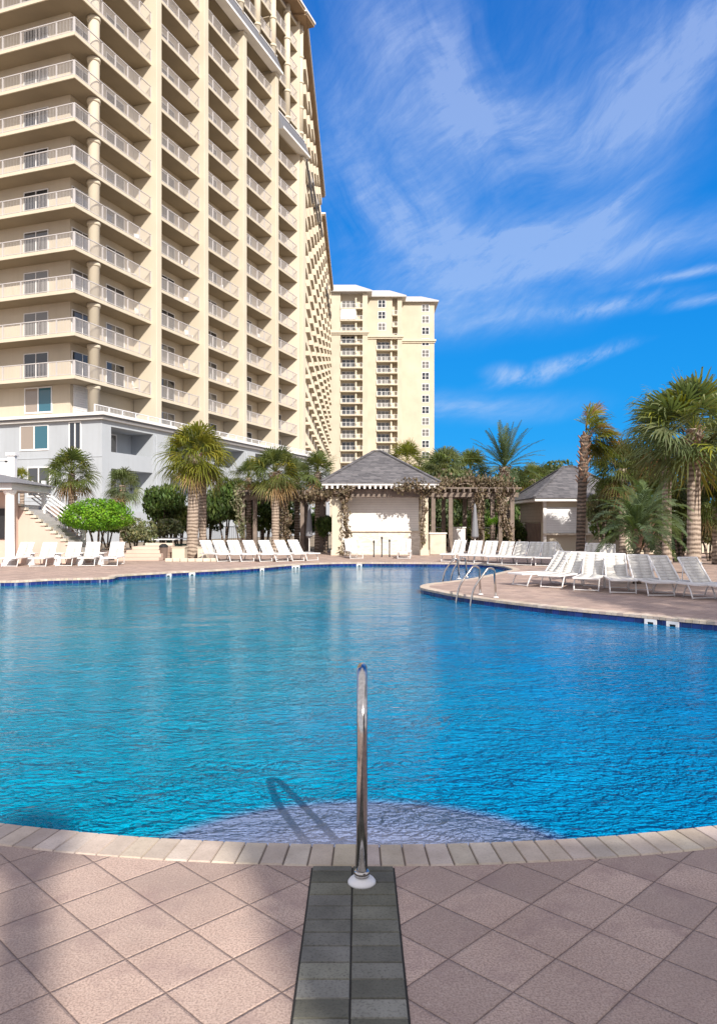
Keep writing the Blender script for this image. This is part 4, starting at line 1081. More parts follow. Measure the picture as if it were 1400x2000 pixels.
# ================================================================= PALMS
ALLP = [
 ('big yellow-green cabbage palm with a thick booted trunk left of centre', 376, 31.5, 888, 82, dict(trunk_r=.235, seed=21, n=60, boots=1.3, m='fan', yellow=.85, brown=.05, lean_px=6)),
 ('slimmer palm close behind the big yellow-green palm', 396, 34, 905, 58, dict(trunk_r=.17, seed=22, n=34, boots=.8, m='fan', yellow=.2, tm='bark')),
 ('palm standing behind the round clipped bush', 140, 36, 925, 60, dict(trunk_r=.15, seed=23, n=44, m='fan', yellow=.15)),
 ('low palm right of the clipped bush, against the grey wall', 240, 38, 948, 46, dict(trunk_r=.15, seed=24, n=36, m='fangrey')),
 ('small palm at the far left behind the stair rail', 44, 40, 935, 26, dict(trunk_r=.12, seed=25, n=26, m='fan', yellow=.4)),
 ('leftmost palm over the left pergola', 486, 39, 932, 44, dict(trunk_r=.14, seed=26, n=38, m='fan')),
 ('bushy palm over the middle of the left pergola', 538, 36.5, 922, 62, dict(trunk_r=.19, seed=27, n=52, boots=.9, m='fan', yellow=.12)),
 ('palm with upright fronds left of the centre pavilion', 621, 38, 922, 52, dict(trunk_r=.16, seed=28, n=46, m='fan', droop=.7)),
 ('palm between the left pergola and the tower', 580, 41, 935, 46, dict(trunk_r=.15, seed=29, n=36, m='fangrey')),
 ('bright palm showing above the right slope of the centre roof', 795, 46, 900, 48, dict(trunk_r=.15, seed=30, n=42, m='fan', yellow=.7, droop=.6)),
 ('dense palm behind the vine-covered pergola', 868, 45, 915, 56, dict(trunk_r=.16, seed=31, n=50, m='fangrey')),
 ('second dense palm behind the vine-covered pergola', 918, 47, 918, 52, dict(trunk_r=.16, seed=32, n=46, m='fan')),
 ('low palm between the date palm and the grey-roofed pavilion', 1040, 50, 936, 44, dict(trunk_r=.16, seed=33, n=40, m='fan', yellow=.15)),
 ('tall cabbage palm with a pale criss-cross booted trunk at right', 1354, 22, 838, 142, dict(trunk_r=.19, seed=34, n=66, boots=1.15, m='fangrey', brown=0, yellow=.10, droop=.75)),
 ('palm with hanging fronds left of the tall booted palm', 1301, 25, 842, 98, dict(trunk_r=.15, seed=35, n=56, m='fangrey', brown=.04, droop=1.1)),
 ('palm cut by the right edge of the photo', 1432, 26, 870, 96, dict(trunk_r=.17, seed=36, n=54, m='fangrey', brown=.05)),
 ('dark palm behind the windswept palm', 1215, 33, 915, 72, dict(trunk_r=.15, seed=37, n=54, m='fan')),
 ('low green palm between the booted trunk and the date palm clump', 1285, 29, 985, 72, dict(trunk_r=.14, seed=38, n=50, m='fan')),
 ('low palm right of the booted trunk', 1398, 27, 990, 62, dict(trunk_r=.14, seed=39, n=46, m='fan', yellow=.1)),
]
for lb, px, Y, cpy, Rp, kw in ALLP: palm(lb, px, Y, cpy, Rp, **kw)
# windswept washingtonia
Y = 29; t = thing('windswept_palm', 'ragged windswept palm with a dark shaggy trunk left of the right-hand palms', 'palm tree', (PX(1133, Y), Y, 0))
h = PZ(850, Y); tr, bt = trunk_mesh(h, .17, 51, (PX(1143, Y)-PX(1133, Y), 0), m='barkdark', boots=1.9, bootlen=.20); inst(tr, 'trunk', t); inst(bt, 'leaf_boots', t)
mb = MB(); rg = random.Random(5); W = Vector((1.0, 0, -.05))
for i in range(40):
    mb.m = rg.choice((0, 2, 2, 0, 1)); el_ = R(rg.uniform(-35, 85)); a = rg.uniform(-1.2, 1.2)
    d = Vector((math.cos(a)*math.cos(el_), math.sin(a)*math.cos(el_)*.8, math.sin(el_)*1.2)); k = rg.uniform(.8, 1.3)
    fan_leaf(mb, Vector((0, 0, rg.uniform(-.5, .35))), d, rg.uniform(.3, .75), rg.uniform(.75, 1.1), 16, 1.0, (k, k, k), rg, 62, W*.3)
inst(mb.mesh('crown', [MT['fan'], MT['brownleaf'], MT['fanyellow']]), 'crown', t, (PX(1143, Y)-PX(1133, Y), 0, h))
# feather-leaved palms
def date_palm(label, px, Y, cpy, Rpx, n, tr_, seed, elmin=5, elmax=85, arch=1.1, leaf=.5, name='date_palm', tm='bark'):
    x = PX(px, Y); h = PZ(cpy, Y); t = thing(name, label, 'palm tree', (x, Y, 0)); tr, bt = trunk_mesh(h, tr_, seed, m=tm, boots=h*.35); inst(tr, 'trunk', t); inst(bt, 'leaf_boots', t)
    rg = random.Random(seed); mb = MB(); Rr = Rpx*Y/F*1.15
    for i in range(n):
        el_ = R(elmin+(elmax-elmin)*((i+.5)/n)); a = i*2.39996; k = rg.uniform(.7, 1.35)
        d = Vector((math.cos(a)*math.cos(el_), math.sin(a)*math.cos(el_), math.sin(el_)))
        pinnate(mb, Vector((0, 0, 0)), d, Rr*rg.uniform(.9, 1.1), arch*rg.uniform(.7, 1.3), leaf, (k, k, k*rg.uniform(.8, 1.2)), rg)
    inst(mb.mesh('crown', MT['date']), 'crown', t, (0, 0, h)); return t
date_palm('date palm with stiff radiating fronds against the sky behind the pergola', 985, 44, 912, 78, 46, .3, 61, -15, 88, .55, .42)
date_palm('pygmy date palm clump with arching fronds rising behind the right loungers', 1243, 18.4, 1040, 96, 40, .085, 62, 0, 80, 1.35, .26, 'pygmy_date_palm', 'barkdark')
date_palm('second pygmy date palm leaning over the right loungers', 1262, 20.0, 1010, 84, 34, .075, 63, -5, 75, 1.3, .26, 'pygmy_date_palm', 'barkdark')
# unseen pole added for its narrow shade, then palms whose shade enters the frame
t = thing('shade_pole', 'unseen tall pole added behind the viewer to cast narrow shade on the left of the near deck', 'shade pole', (3.42, -8.75, 0))
m_ = MB(); m_.lathe([(.16, 0), (.13, .3), (.115, .5), (.10, 8.4)], n=18); m_.build('pole', MT['roofpale'], t, True); m_ = MB(); m_.lathe([(.12, 8.4), (.20, 8.5), (.22, 8.8), (.08, 8.95)], n=18); m_.build('pole_head', MT['black'], t)
palm_w('palm right of the view shading the peninsula deck', 10.2, 3.6, 7.0, 2.1, .16, 72, 50)
palm_w('second palm right of the view shading the peninsula loungers', 11.0, 6.9, 6.6, 2.1, .16, 73, 50)

# ================================================================= SHRUBS AND TREES
shrub('round bright green clipped bush in front of the stairs', 191, 1014, 60, 36, 28.5, 'clip', 0, name='clipped_bush', stems=6)
SH = [
 ('grey-green shrub between the two tallest right palms', 1325, 975, 46, 44, 29, 'date', 0), ('pale shrub right of the windswept palm', 1175, 1000, 34, 36, 34, 'bushgrey', 0), ('light green shrub below the booted palm crown', 1385, 1045, 50, 34, 29, 'bushgrey', 1),
 ('green hedge far behind the left pergola, left half', 470, 975, 56, 50, 45, 'bushdark', 0), ('green hedge far behind the left pergola, right half', 560, 980, 60, 46, 46, 'date', 1),
 ('leafy shrub behind the slimmer palm', 408, 1005, 40, 50, 40, 'date', 0), ('brownish shrub beside the picnic tables', 352, 1020, 36, 36, 37.5, 'fan', 1),
 ('dense hedge behind the right pergola, left part', 875, 985, 60, 60, 50, 'bushdark', 1), ('dense hedge behind the right pergola, right part', 965, 990, 60, 62, 51, 'date', 1),
 ('low hedge behind the far lounger row', 900, 1045, 70, 22, 43.5, 'fan', 0), ('low hedge at the foot of the grey-roofed pavilion', 1005, 1040, 36, 26, 42, 'bushdark', 1),
 ('bush between the windswept palm and the pygmy date palms', 1190, 1030, 40, 40, 36, 'bushdark', 0), ('broad shrub behind the right loungers', 1290, 1055, 60, 34, 30, 'bushdark', 1),
 ('tree showing behind the grey-roofed pavilion', 1080, 935, 60, 34, 60, 'date', 0),
 ('dark shrub beside the big palm trunk, left', 318, 985, 46, 50, 37, 'bushdark', 0), ('dark green shrub right of the big palm trunk', 440, 985, 52, 58, 39, 'bushdark', 1),
 ('green shrub under the left pergola', 520, 1015, 46, 38, 40, 'bushdark', 0), ('dark hedge behind the black fence', 600, 1020, 62, 34, 43, 'bushdark', 1),
 ('silvery shrub above the brick steps', 262, 1042, 42, 30, 33, 'bushgrey', 0), ('silvery grass clump behind the picnic table', 325, 1040, 42, 28, 36, 'bushgrey', 1),
 ('brownish shrub below the grey podium', 340, 1005, 42, 44, 38.5, 'fan', 0), ('shrub in the shade under the stair rail', 150, 1010, 60, 30, 36, 'bushdark', 0),
 ('shrub left of the centre pavilion', 636, 1030, 24, 30, 37, 'bushdark', 0), ('low shrub against the grey podium wall', 210, 1015, 60, 40, 41, 'bushdark', 1),
 ('broad tree behind the centre of the right pergola', 890, 950, 70, 50, 52, 'date', 0), ('tree right of the date palm', 1010, 955, 66, 42, 54, 'date', 1),
 ('shrub seen through the right pergola', 868, 1010, 46, 40, 44, 'date', 0), ('shrub under the right half of the pergola', 935, 1020, 40, 34, 45, 'bushdark', 0), ('shrub left of the grey-roofed pavilion', 990, 1020, 30, 36, 46, 'bushdark', 1),
 ('dark shrub behind the windswept palm', 1196, 975, 42, 50, 36, 'fan', 1), ('dark bushy tree among the right palms', 1262, 925, 60, 62, 34, 'bushdark', 0),
 ('green bush at the foot of the right palms', 1330, 1030, 60, 50, 32, 'date', 1), ('green bush at the right edge', 1400, 1020, 60, 66, 31, 'fan', 0),
 ('tree beyond the palms at the right edge', 1390, 930, 70, 60, 44, 'bushdark', 1), ('bush behind the right pergola corner', 1020, 985, 40, 44, 58, 'bushdark', 0),
 ('small potted green shrub beside the pergola post', 963, 1020, 11, 11, 35, 'bushbright', 1), ('tree between centre roof and pergola', 836, 935, 40, 42, 55, 'fan', 1)]
for s_ in SH: shrub(*s_)
hz_ = MB()
# far belt of woodland beyond the resort
rg = random.Random(77); fb = MB()
for i in range(9000):
    x = rg.uniform(-90, 140); y = rg.uniform(120, 150); hh = 4.5+2.2*math.sin(x*.13)+1.5*math.sin(x*.41+1); z = rg.uniform(0, hh); q = Vector((rg.gauss(0, 1), rg.gauss(0, 1), rg.gauss(0, 1))).normalized(); s = q.cross(UP).normalized(); u = q.cross(s)
    k = rg.uniform(.5, 1.4); p = Vector((x, y, z)); sz = rg.uniform(.4, .9); fb.face([p-s*sz, p-u*sz, p+s*sz, p+u*sz], (k, k, k))
tag(fb.build('far_woodland', MT['bushdark']), 'far belt of low woodland beyond the pavilions', kind='stuff')

# ================================================================= CENTRE PAVILION
Y = 34.0; xl_, xr_ = PX(648, Y), PX(836, Y); cx = (xl_+xr_)/2; hw = (xr_-xl_)/2
pvn = thing('poolside_pavilion', 'white slatted pavilion with a grey shingle hip roof in the centre', 'pavilion', (cx, Y, 0))
ze = 3.0; dep = 4.4
m_ = MB(); m_.box(-hw+.45, hw-.35, 1.0, dep, 1.05, ze); m_.build('wall', MT['siding'], pvn)
m_ = MB(); m_.box(-hw+.40, hw-.30, .90, dep-.05, 0, 1.05); m_.build('stone_base', MT['stone'], pvn)
m_ = MB(); m_.box(-hw+.32, hw-.22, .82, 1.05, 1.053, 1.10); m_.build('counter', MT['limestone'], pvn, bevel=.01)
for x, w_ in ((-hw, .46), (hw-.32, .32)):
    for y0 in (0, dep-.4):
        m_ = MB(); m_.box(x, x+w_, y0, y0+w_, 0, ze-.02); m_.box(x-.04, x+w_+.04, y0-.04, y0+w_+.04, 0, .25); m_.build('pillar', MT['cream_trim'], pvn, bevel=.01)
m_ = MB(); m_.box(-hw-.05, hw+.05, -.03, .32, ze-.36, ze-.003); m_.box(-hw-.05, -hw+.3, .323, dep, ze-.36, ze-.003); m_.box(hw-.3, hw+.05, .323, dep, ze-.36, ze-.003); m_.build('beam', MT['wood'], pvn, bevel=.01)
m_ = MB()
k = -hw-.25
while k < hw+.25: m_.box(k, k+.09, -.52, .4, ze, ze+.14); k += .24
m_.build('rafter_tails', MT['white'], pvn)
ex = .42
m_ = MB(); m_.box(-hw-ex, hw+ex, -.55, dep+.55, ze+.142, ze+.24); m_.build('fascia', MT['white'], pvn)
def hip(parent, x0, x1, y0, y1, z, ax0, ax1, ay, az_, m_name='shingle', name='roof'):
    m_ = MB(); nr = 6
    b_ = [(x0, y0), (x1, y0), (x1, y1), (x0, y1)]; t_ = [(ax0, ay), (ax1, ay), (ax1, ay), (ax0, ay)]
    for i in range(4):
        m_.face([(*b_[i], z), (*b_[(i+1) % 4], z), (*t_[(i+1) % 4], az_), (*t_[i], az_)])
        m_.face([(*b_[i], z-.05), (*b_[(i+1) % 4], z-.05), (*b_[(i+1) % 4], z), (*b_[i], z)])
    m_.face([(*p, z-.05) for p in b_][::-1])
    o = m_.build(name, MT[m_name], parent)
    c = MB()
    for i in range(4): c.bar((*b_[i], z+.03), (*t_[i], az_+.03), .16, .05)
    if ax1 > ax0: c.bar((ax0, ay, az_+.04), (ax1, ay, az_+.04), .18, .05)
    c.build('ridge_cap', MT[m_name], o); return o
hip(pvn, -hw-ex-.05, hw+ex+.05, -.6, dep+.6, ze+.29, -.25, .12, 2.2, PZ(882, Y+2.2))
def vine(label, pts, rad, n, m='vine', size=.075, name='climbing_vine', seed=3):
    rg = random.Random(seed); P = [Vector(p) for p in pts]; c = P[0].copy(); c.z = 0; t = thing(name, label, 'vine', c); mb = MB()
    for i in range(n):
        q = rg.random()*(len(P)-1); k = min(int(q), len(P)-2); p = P[k].lerp(P[k+1], q-k)
        v = Vector((rg.gauss(0, 1), rg.gauss(0, 1), rg.gauss(0, 1)*.8)).normalized()*rad*rg.uniform(.4, 1.15)*(1+.5*math.sin(q*9)); p = p+v-c
        d = Vector((rg.gauss(0, 1), rg.gauss(0, 1), rg.gauss(0, 1))).normalized(); s = d.cross(UP).normalized(); u = d.cross(s); sz = size*rg.uniform(.5, 1.3); kk = rg.uniform(.55, 1.45)
        mb.face([p-s*sz*.6, p-u*sz, p+s*sz*.6, p+u*sz], (kk, kk*rg.uniform(.85, 1.05), kk*rg.uniform(.8, 1.05)))
    mb.build('foliage', MT[m], t); s_ = MB()
    for j in range(5):
        o_ = Vector((rg.uniform(-1, 1), rg.uniform(-1, 1), rg.uniform(-.5, .5)))*rad*.5
        pp = [q_-c+o_+Vector((rg.uniform(-1, 1), rg.uniform(-1, 1), rg.uniform(-1, 1)))*rad*.35 for a, b_ in zip(P, P[1:]) for q_ in (a, a.lerp(b_, .33), a.lerp(b_, .66))]+[P[-1]-c+o_]
        s_.tube(pp, rg.uniform(.010, .024), 6)
    s_.build('stem', MT['bark'], t); return t
x1_ = PX(674, Y)
vine('brown vine climbing the left pillar of the centre pavilion', [(x1_, Y-.15, 0), (x1_+.05, Y-.15, 1.2), (x1_-.05, Y-.15, 2.4), (x1_+.1, Y-.35, 3.1)], .20, 900, seed=4)
vine('thick vine lying along the right eave of the centre pavilion', [(PX(775, Y), Y-.5, 3.05), (PX(800, Y), Y-.5, 3.2), (PX(830, Y), Y-.4, 3.05), (PX(858, Y), Y-.2, 3.1)], .26, 1200, seed=5)
x2_ = PX(824, Y)
vine('thin vine hanging down the right pillar of the centre pavilion', [(x2_, Y-.2, 3.0), (x2_+.08, Y-.15, 2.0), (x2_-.02, Y-.15, 1.1), (x2_+.05, Y-.2, .55)], .11, 380, seed=6)
vine('vine tangle over the left eave of the centre pavilion', [(PX(612, Y), Y, 2.8), (PX(640, Y), Y-.3, 2.75), (PX(690, Y), Y-.5, 3.05)], .20, 800, seed=7)
# slim dark posts before the pavilion
for i, (px, hh) in enumerate(((730, .62), (745.5, .78), (760.5, .66))):
    x, y = G(px, 1088); t = thing('rail_post', '%s slim dark post on the deck before the centre pavilion' % ('left', 'middle', 'right')[i], 'post', (x, y, 0), 0, 'slim dark posts before the centre pavilion')
    m_ = MB(); m_.lathe([(.035, 0), (.028, .03), (.026, hh)], n=12); m_.build('shaft', MT['black'], t, True); m_ = MB(); m_.lathe([(.04, hh), (.045, hh+.05), (.03, hh+.1)], n=12); m_.build('cap', MT['black'], t, True)

# ================================================================= PERGOLAS
def pergola(label, x0, x1, y0, y1, z, posts, m_post='wood'):
    t = thing('pergola', label, 'pergola', ((x0+x1)/2, y0, 0)); cx_, cy_ = (x0+x1)/2, y0
    for yy in (y0, y1-.16):
        for px in posts: m_ = MB(); x = px-cx_; m_.box(x-.1, x+.1, yy-cy_, yy-cy_+.2, 0, z-.23); m_.box(x-.14, x+.14, yy-cy_-.04, yy-cy_+.24, 0, .3); m_.build('post', MT[m_post], t, bevel=.01)
        m_ = MB(); m_.box(x0-cx_, x1-cx_, yy-cy_-.03, yy-cy_+.06, z-.23, z); m_.build('beam', MT['wood'], t, bevel=.01)
    m_ = MB(); x = x0+.1-cx_
    while x < x1-cx_-.05: m_.box(x, x+.055, -.45, y1-y0+.45, z+.003, z+.17); x += .3
    m_.build('rafters', MT['wood'], t)
    m_ = MB(); y = -.3
    while y < y1-y0+.3: m_.box(x0-cx_-.1, x1-cx_+.1, y, y+.05, z+.173, z+.23); y += .42
    m_.build('slats', MT['wood'], t); return t
Y = 36.5
pergola('weathered pergola under brown vines between the two pavilions', PX(838, Y), PX(1012, Y), Y, Y+3.2, 2.95, [PX(p, Y) for p in (846, 880, 925, 962, 1000)])
vine('brown vines heaped on top of the right pergola', [(PX(850, Y), Y+.1, 3.25), (PX(890, Y), Y+.6, 3.3), (PX(930, Y), Y+.3, 3.45), (PX(965, Y), Y+.2, 3.3), (PX(1000, Y), Y, 3.1)], .42, 3600, seed=9)
vine('green creeper spilling over the back of the right pergola', [(PX(845, Y), Y+1.6, 3.3), (PX(900, Y), Y+2.0, 3.5), (PX(960, Y), Y+1.8, 3.4), (PX(1010, Y), Y+1.4, 3.2)], .5, 2600, 'date', .10, seed=19)
vine('vine column hanging from the middle of the right pergola', [(PX(936, Y), Y-.2, 3.1), (PX(932, Y), Y-.2, 2.0), (PX(930, Y), Y-.15, .5)], .26, 900, seed=10)
vine('vine hanging at the right end of the pergola', [(PX(972, Y), Y-.2, 3.1), (PX(976, Y), Y-.2, 2.1), (PX(996, Y), Y-.15, .6)], .26, 900, seed=12)
Y = 37.5
pergola('weathered pergola with vines left of the centre pavilion', PX(462, Y), PX(640, Y), Y, Y+3.0, 2.85, [PX(p, Y) for p in (474, 498, 545, 590, 628)])
vine('brown vines on the left pergola', [(PX(530, Y), Y-.1, 2.9), (PX(570, Y), Y-.2, 2.95), (PX(600, Y), Y-.1, 2.75), (PX(636, Y), Y-.2, 2.8)], .28, 1900, seed=13)
vine('vine down the left pergola post by the big palm', [(PX(470, Y), Y-.3, 3.2), (PX(466, Y), Y-.3, 2.3), (PX(476, Y), Y-.3, .8)], .24, 800, 'bushgrey', seed=14)
vine('dead vine round the palm trunk in the left pergola', [(PX(556, Y), Y-.6, 2.9), (PX(562, Y), Y-.6, 1.5), (PX(556, Y), Y-.6, .2)], .24, 900, seed=15)

# ================================================================= GREY-ROOFED PAVILION at right
Y = 38.0; xa, xb_ = PX(1060, Y), PX(1212, Y); cx = (xa+xb_)/2; hw = (xb_-xa)/2
p2 = thing('grey_roof_pavilion', 'pavilion with dark grey hip roof and pale roller shutters at right', 'pavilion', (cx, Y, 0)); ze = 2.55
m_ = MB(); m_.box(-hw, hw, 0, 5.3, 0, ze); m_.build('wall', MT['cream_trim'], p2)
m_ = MB(); m_.box(-hw+.15, -hw+1.85, -.05, -.003, .95, 2.25); m_.build('roller_shutter', MT['greysiding'], p2)
m_ = MB(); m_.box(-hw+2.25, hw-.15, -.05, -.003, .95, 2.25); m_.build('roller_shutter', MT['siding'], p2)
m_ = MB(); m_.box(-hw-.05, hw+.05, -.25, -.055, .86, .94); m_.build('counter', MT['limestone'], p2)
m_ = MB(); m_.box(-hw-.05, -hw-.003, .2, 5.1, 1.5, ze-.05); m_.build('side_boarding', MT['brownsiding'], p2)
m_ = MB(); m_.box(-hw-.06, -hw-.003, .5, 3.6, .05, 1.45); m_.box(-hw-.1, -hw-.061, .45, .55, 0, 1.5); m_.box(-hw-.1, -hw-.061, 3.55, 3.65, 0, 1.5); m_.build('side_door', MT['brownwood'], p2)
for x in (-hw-.02, -hw+1.95, hw-.1): m_ = MB(); m_.box(x, x+.16, -.12, -.06, 0, ze-.003); m_.build('pilaster', MT['white'], p2)
m_ = MB(); m_.box(-hw-.55, hw+.55, -.6, 5.9, ze, ze+.13); m_.build('fascia', MT['white'], p2)
hip(p2, -hw-.6, hw+.6, -.65, 5.95, ze+.18, PX(1100, Y+2.7)-cx, PX(1122, Y+2.7)-cx, 2.7, PZ(912, Y+2.7))

# ================================================================= LEFT PORCH, STAIRS
Y = 27.5
sx0, sx1 = PX(32, Y), PX(178, Y)
st = thing('outdoor_staircase', 'pink stuccoed outdoor stair with white railing descending from the left', 'staircase', (sx0, Y, 0)); ln = sx1-sx0
z1_, z2_ = PZ(986, Y), 0.05
poly = [(0, 0), (ln, 0), (ln, z2_), (0, z1_)]
m_ = MB()
for yy, rev in ((0, False), (.2, True)):
    f_ = [(x, yy, z) for x, z in poly]; m_.face(f_[::-1] if rev else f_)
for i in range(4):
    a, c = poly[i], poly[(i+1) % 4]; m_.face([(a[0], 0, a[1]), (a[0], .2, a[1]), (c[0], .2, c[1]), (c[0], 0, c[1])])
m_.build('side_wall', MT['pink'], st)
m_ = MB(); ns = 15
for i in range(ns):
    xa2 = ln*i/ns; zt = z1_*(1-(i+.4)/ns)+.04; m_.box(xa2, ln*(i+1)/ns+.03, .203, 1.9, zt-.16, zt)
m_.build('steps', MT['roofpale'], st)
m_ = MB()
for i in range(ns): xa2 = ln*i/ns; zt = z1_*(1-i/ns); m_.box(xa2, xa2+.20, -.05, .19, zt-.05, zt+.05)
m_.build('nosing', MT['limestone'], st)
m_ = MB()
for j in range(5):
    dz = .30+.16*j; m_.bar((-.1, 1.55, z1_+dz+.0), (ln*.70, 1.55, z1_*.30+dz), .045, .045 if j < 4 else .07)
m_.build('railing', MT['vinyl'], st)
for x in (.37, ln*.70): m_ = MB(); zz = z1_*(1-x/ln); m_.box(x-.07, x+.07, 1.48, 1.62, zz-.1, zz+(1.25 if x < 1 else 1.0)); m_.build('post', MT['vinyl'], st, bevel=.01)
m_ = MB(); m_.box(-6, 0, .6, 4, 0, z1_+.02); m_.build('landing', MT['pink'], st)
# porch at the left edge
Y = 26.3; pc_ = thing('corner_porch', 'white-columned porch with grey roof at the left edge', 'porch', (PX(20, Y), Y, 0))
m_ = MB(); m_.lathe([(.26, 0), (.26, .16), (.19, .2), (.165, .3), (.15, 2.45), (.2, 2.52), (.24, 2.62)], n=20); m_.build('column', MT['white'], pc_)
m_ = MB(); m_.box(-5, .22, -.35, 3, 2.63, 2.85); m_.build('fascia', MT['white'], pc_)
m_ = MB(); e_ = [(-5, -.6), (.5, -.6), (.5, 3), (-5, 3)]; tpt = [(-5, 1.2), (-.9, 1.2), (-.9, 1.5), (-5, 1.5)]
for i in range(4): m_.face([(*e_[i], 2.86), (*e_[(i+1) % 4], 2.86), (*tpt[(i+1) % 4], 3.25), (*tpt[i], 3.25)])
m_.face([(*p, 3.25) for p in tpt]); m_.face([(*p, 2.855) for p in e_][::-1]); m_.build('roof', MT['roofgrey'], pc_)
m_ = MB(); m_.box(-5, -.25, 1.0, 1.2, 0, 2.6); m_.build('back_wall', MT['pink'], pc_)
m_ = MB(); m_.box(-1.2, -.30, .93, .997, .9, 2.0); m_.build('shutter', MT['black'], pc_)
Y = 29.5; bl_ = thing('upper_balustrade', 'white panelled balustrade above the grey porch roof at the left edge', 'balustrade', (PX(22, Y), Y, 0))
m_ = MB(); z_ = PZ(935, Y); m_.box(-.13, .13, 0, .26, z1_, PZ(890, Y)); m_.box(-.19, .19, -.06, .32, PZ(890, Y), PZ(884, Y)); m_.build('newel_post', MT['vinyl'], bl_, bevel=.01)
m_ = MB(); m_.box(-4, -.133, .06, .2, PZ(899, Y), PZ(895, Y)); m_.box(-4, -.133, .10, .16, z_-.3, PZ(903, Y)); m_.build('panel', MT['vinyl'], bl_)
m_ = MB(); m_.box(-4, .1, -.1, 1.2, z1_-.2, z1_-.02); m_.build('deck_edge', MT['white'], bl_)

# ================================================================= BRICK STEPS, TABLES, PLANTERS, FENCE
t = thing('brick_steps', 'low pink brick steps left of the big palm', 'steps', (PX(280, 30), 29.2, 0)); hw = 36*30/F
for i in range(4): m_ = MB(); m_.box(-hw-.15+.12*i, hw+.1, .35*i, 2.6, .13*i+.002, .13*(i+1)); m_.build('step', MT['pink'], t, bevel=.01)
m_ = MB(); m_.box(-hw+.3, hw, 2.603, 2.9, 0, .62); m_.build('top_wall', MT['limestone'], t)
for lb, px0, px1 in (('cream planter box left of the big palm trunk', 336, 361), ('cream planter box right of the big palm trunk', 386, 404)):
    t = thing('planter_box', lb, 'planter', (PX((px0+px1)/2, 30.6), 30.6, 0)); w_ = (px1-px0)*30.6/F/2
    m_ = MB(); m_.box(-w_, w_, 0, .5, 0, .46); m_.box(-w_-.03, w_+.03, -.03, .53, .463, .5); m_.build('box', MT['cream_trim'], t, bevel=.01); m_ = MB(); m_.box(-w_+.05, w_-.05, .05, .45, .501, .51); m_.build('soil', MT['barkdark'], t)
t = thing('stone_curb', 'pale stone curb round the bed of the big palm', 'curb', (PX(374, 28.5), 28.5, 0)); m_ = MB(); cw = 52*28.5/F
for i in range(7): m_.box(-cw+2*cw*i/7+.01, -cw+2*cw*(i+1)/7-.01, 0, .3, 0, .13+rnd.uniform(-.01, .01))
m_.build('stones', MT['limestone'], t, bevel=.015)
x, y = PX(320, 30), 30; t = thing('litter_bin', 'dark slatted litter bin beside the brick steps', 'litter bin', (x, y, 0)); m_ = MB(); m_.lathe([(.15, .03), (.17, .5)], n=16); m_.build('body', MT['brownwood'], t)
m_ = MB(); m_.lathe([(.18, .503), (.18, .56), (.08, .64)], n=16); m_.build('lid', MT['black'], t)
def picnic(px, Y, label, w_=1.8, top='vinyl', leg='greentable'):
    t = thing('picnic_table', label, 'picnic table', (PX(px, Y), Y, 0)); 
    m_ = MB()
    for i in range(5): m_.box(-w_/2, w_/2, -.38+.155*i, -.38+.155*i+.14, .72, .76)
    m_.build('table_top', MT[top], t)
    for yy in (-.85, .58): m_ = MB(); m_.box(-w_/2, w_/2, yy, yy+.27, .42, .46); m_.build('bench', MT[leg], t)
    for sx in (-w_/2+.3, w_/2-.3):
        m_ = MB(); m_.bar((sx, -.55, 0), (sx, .1, .72), .07, .07); m_.bar((sx, .55, 0), (sx, -.1, .72), .07, .07); m_.bar((sx, -.8, .39), (sx, .8, .39), .06, .06); m_.build('leg', MT[leg], t)
picnic(308, 33.5, 'green-legged picnic table with a pale top left of the big palm', 1.7); picnic(352, 35.5, 'second picnic table just behind the big palm trunk', 1.7)
def fence(label, p0, p1, h_, m='black', step=.11):
    a, b_ = Vector((*p0, 0)), Vector((*p1, 0)); l = (b_-a).length; d = (b_-a)/l; t = thing('metal_fence', label, 'fence', a); 
    m_ = MB(); m_.bar(Vector((0, 0, h_)), b_-a+Vector((0, 0, h_)), .04, .04); m_.bar(Vector((0, 0, .15)), b_-a+Vector((0, 0, .15)), .04, .04); n_ = int(l/step)
    for i in range(n_): p = d*(l*(i+.5)/n_); m_.bar(p+Vector((0, 0, .15)), p+Vector((0, 0, h_)), .02, .02)
    m_.build('pickets', MT[m], t); n_ = max(1, int(l/2))
    for i in range(n_+1): p = d*(l*i/n_); q = MB(); q.bar(p, p+Vector((0, 0, h_+.08)), .07, .07); q.build('post', MT[m], t)
fence('black metal fence behind the loungers under the left pergola', (PX(395, 41), 41), (PX(640, 41), 41), 1.25)
fence('black metal fence beyond the right pergola', (PX(850, 43), 43), (PX(1010, 43), 43), 1.2)
fence('black metal fence behind the right-hand palms', (PX(1215, 35), 35), (PX(1420, 32), 32), 1.15)
# closed umbrella and small urns under the right pergola
def umbrella(px, Y, label):
    t = thing('folded_umbrella', label, 'umbrella', (PX(px, Y), Y, 0)); m_ = MB(); m_.lathe([(.3, 0), (.3, .06), (.05, .1)], n=16); m_.build('base', MT['roofgrey'], t); m_ = MB(); m_.tube([(0, 0, .08), (0, 0, 2.3)], .025, 8); m_.build('pole', MT['white'], t)
    m_ = MB(); m_.lathe([(.05, .75), (.17, .85), (.13, 1.4), (.06, 2.2), (.02, 2.35)], n=10); m_.build('canopy', MT['roofgrey'], t)
umbrella(927, 34.2, 'folded grey umbrella under the right pergola'); umbrella(604, 36.0, 'folded grey umbrella left of the centre pavilion')
def cabinet(px, Y, w_, h_, label, m='limestone'):
    t = thing('service_counter', label, 'counter', (PX(px, Y), Y, 0)); m_ = MB(); m_.box(-w_/2, w_/2, 0, .6, 0, h_); m_.build('body', MT[m], t, bevel=.01)
    m_ = MB(); m_.box(-w_/2-.04, w_/2+.04, -.04, .64, h_+.003, h_+.06); m_.build('top', MT['white'], t)
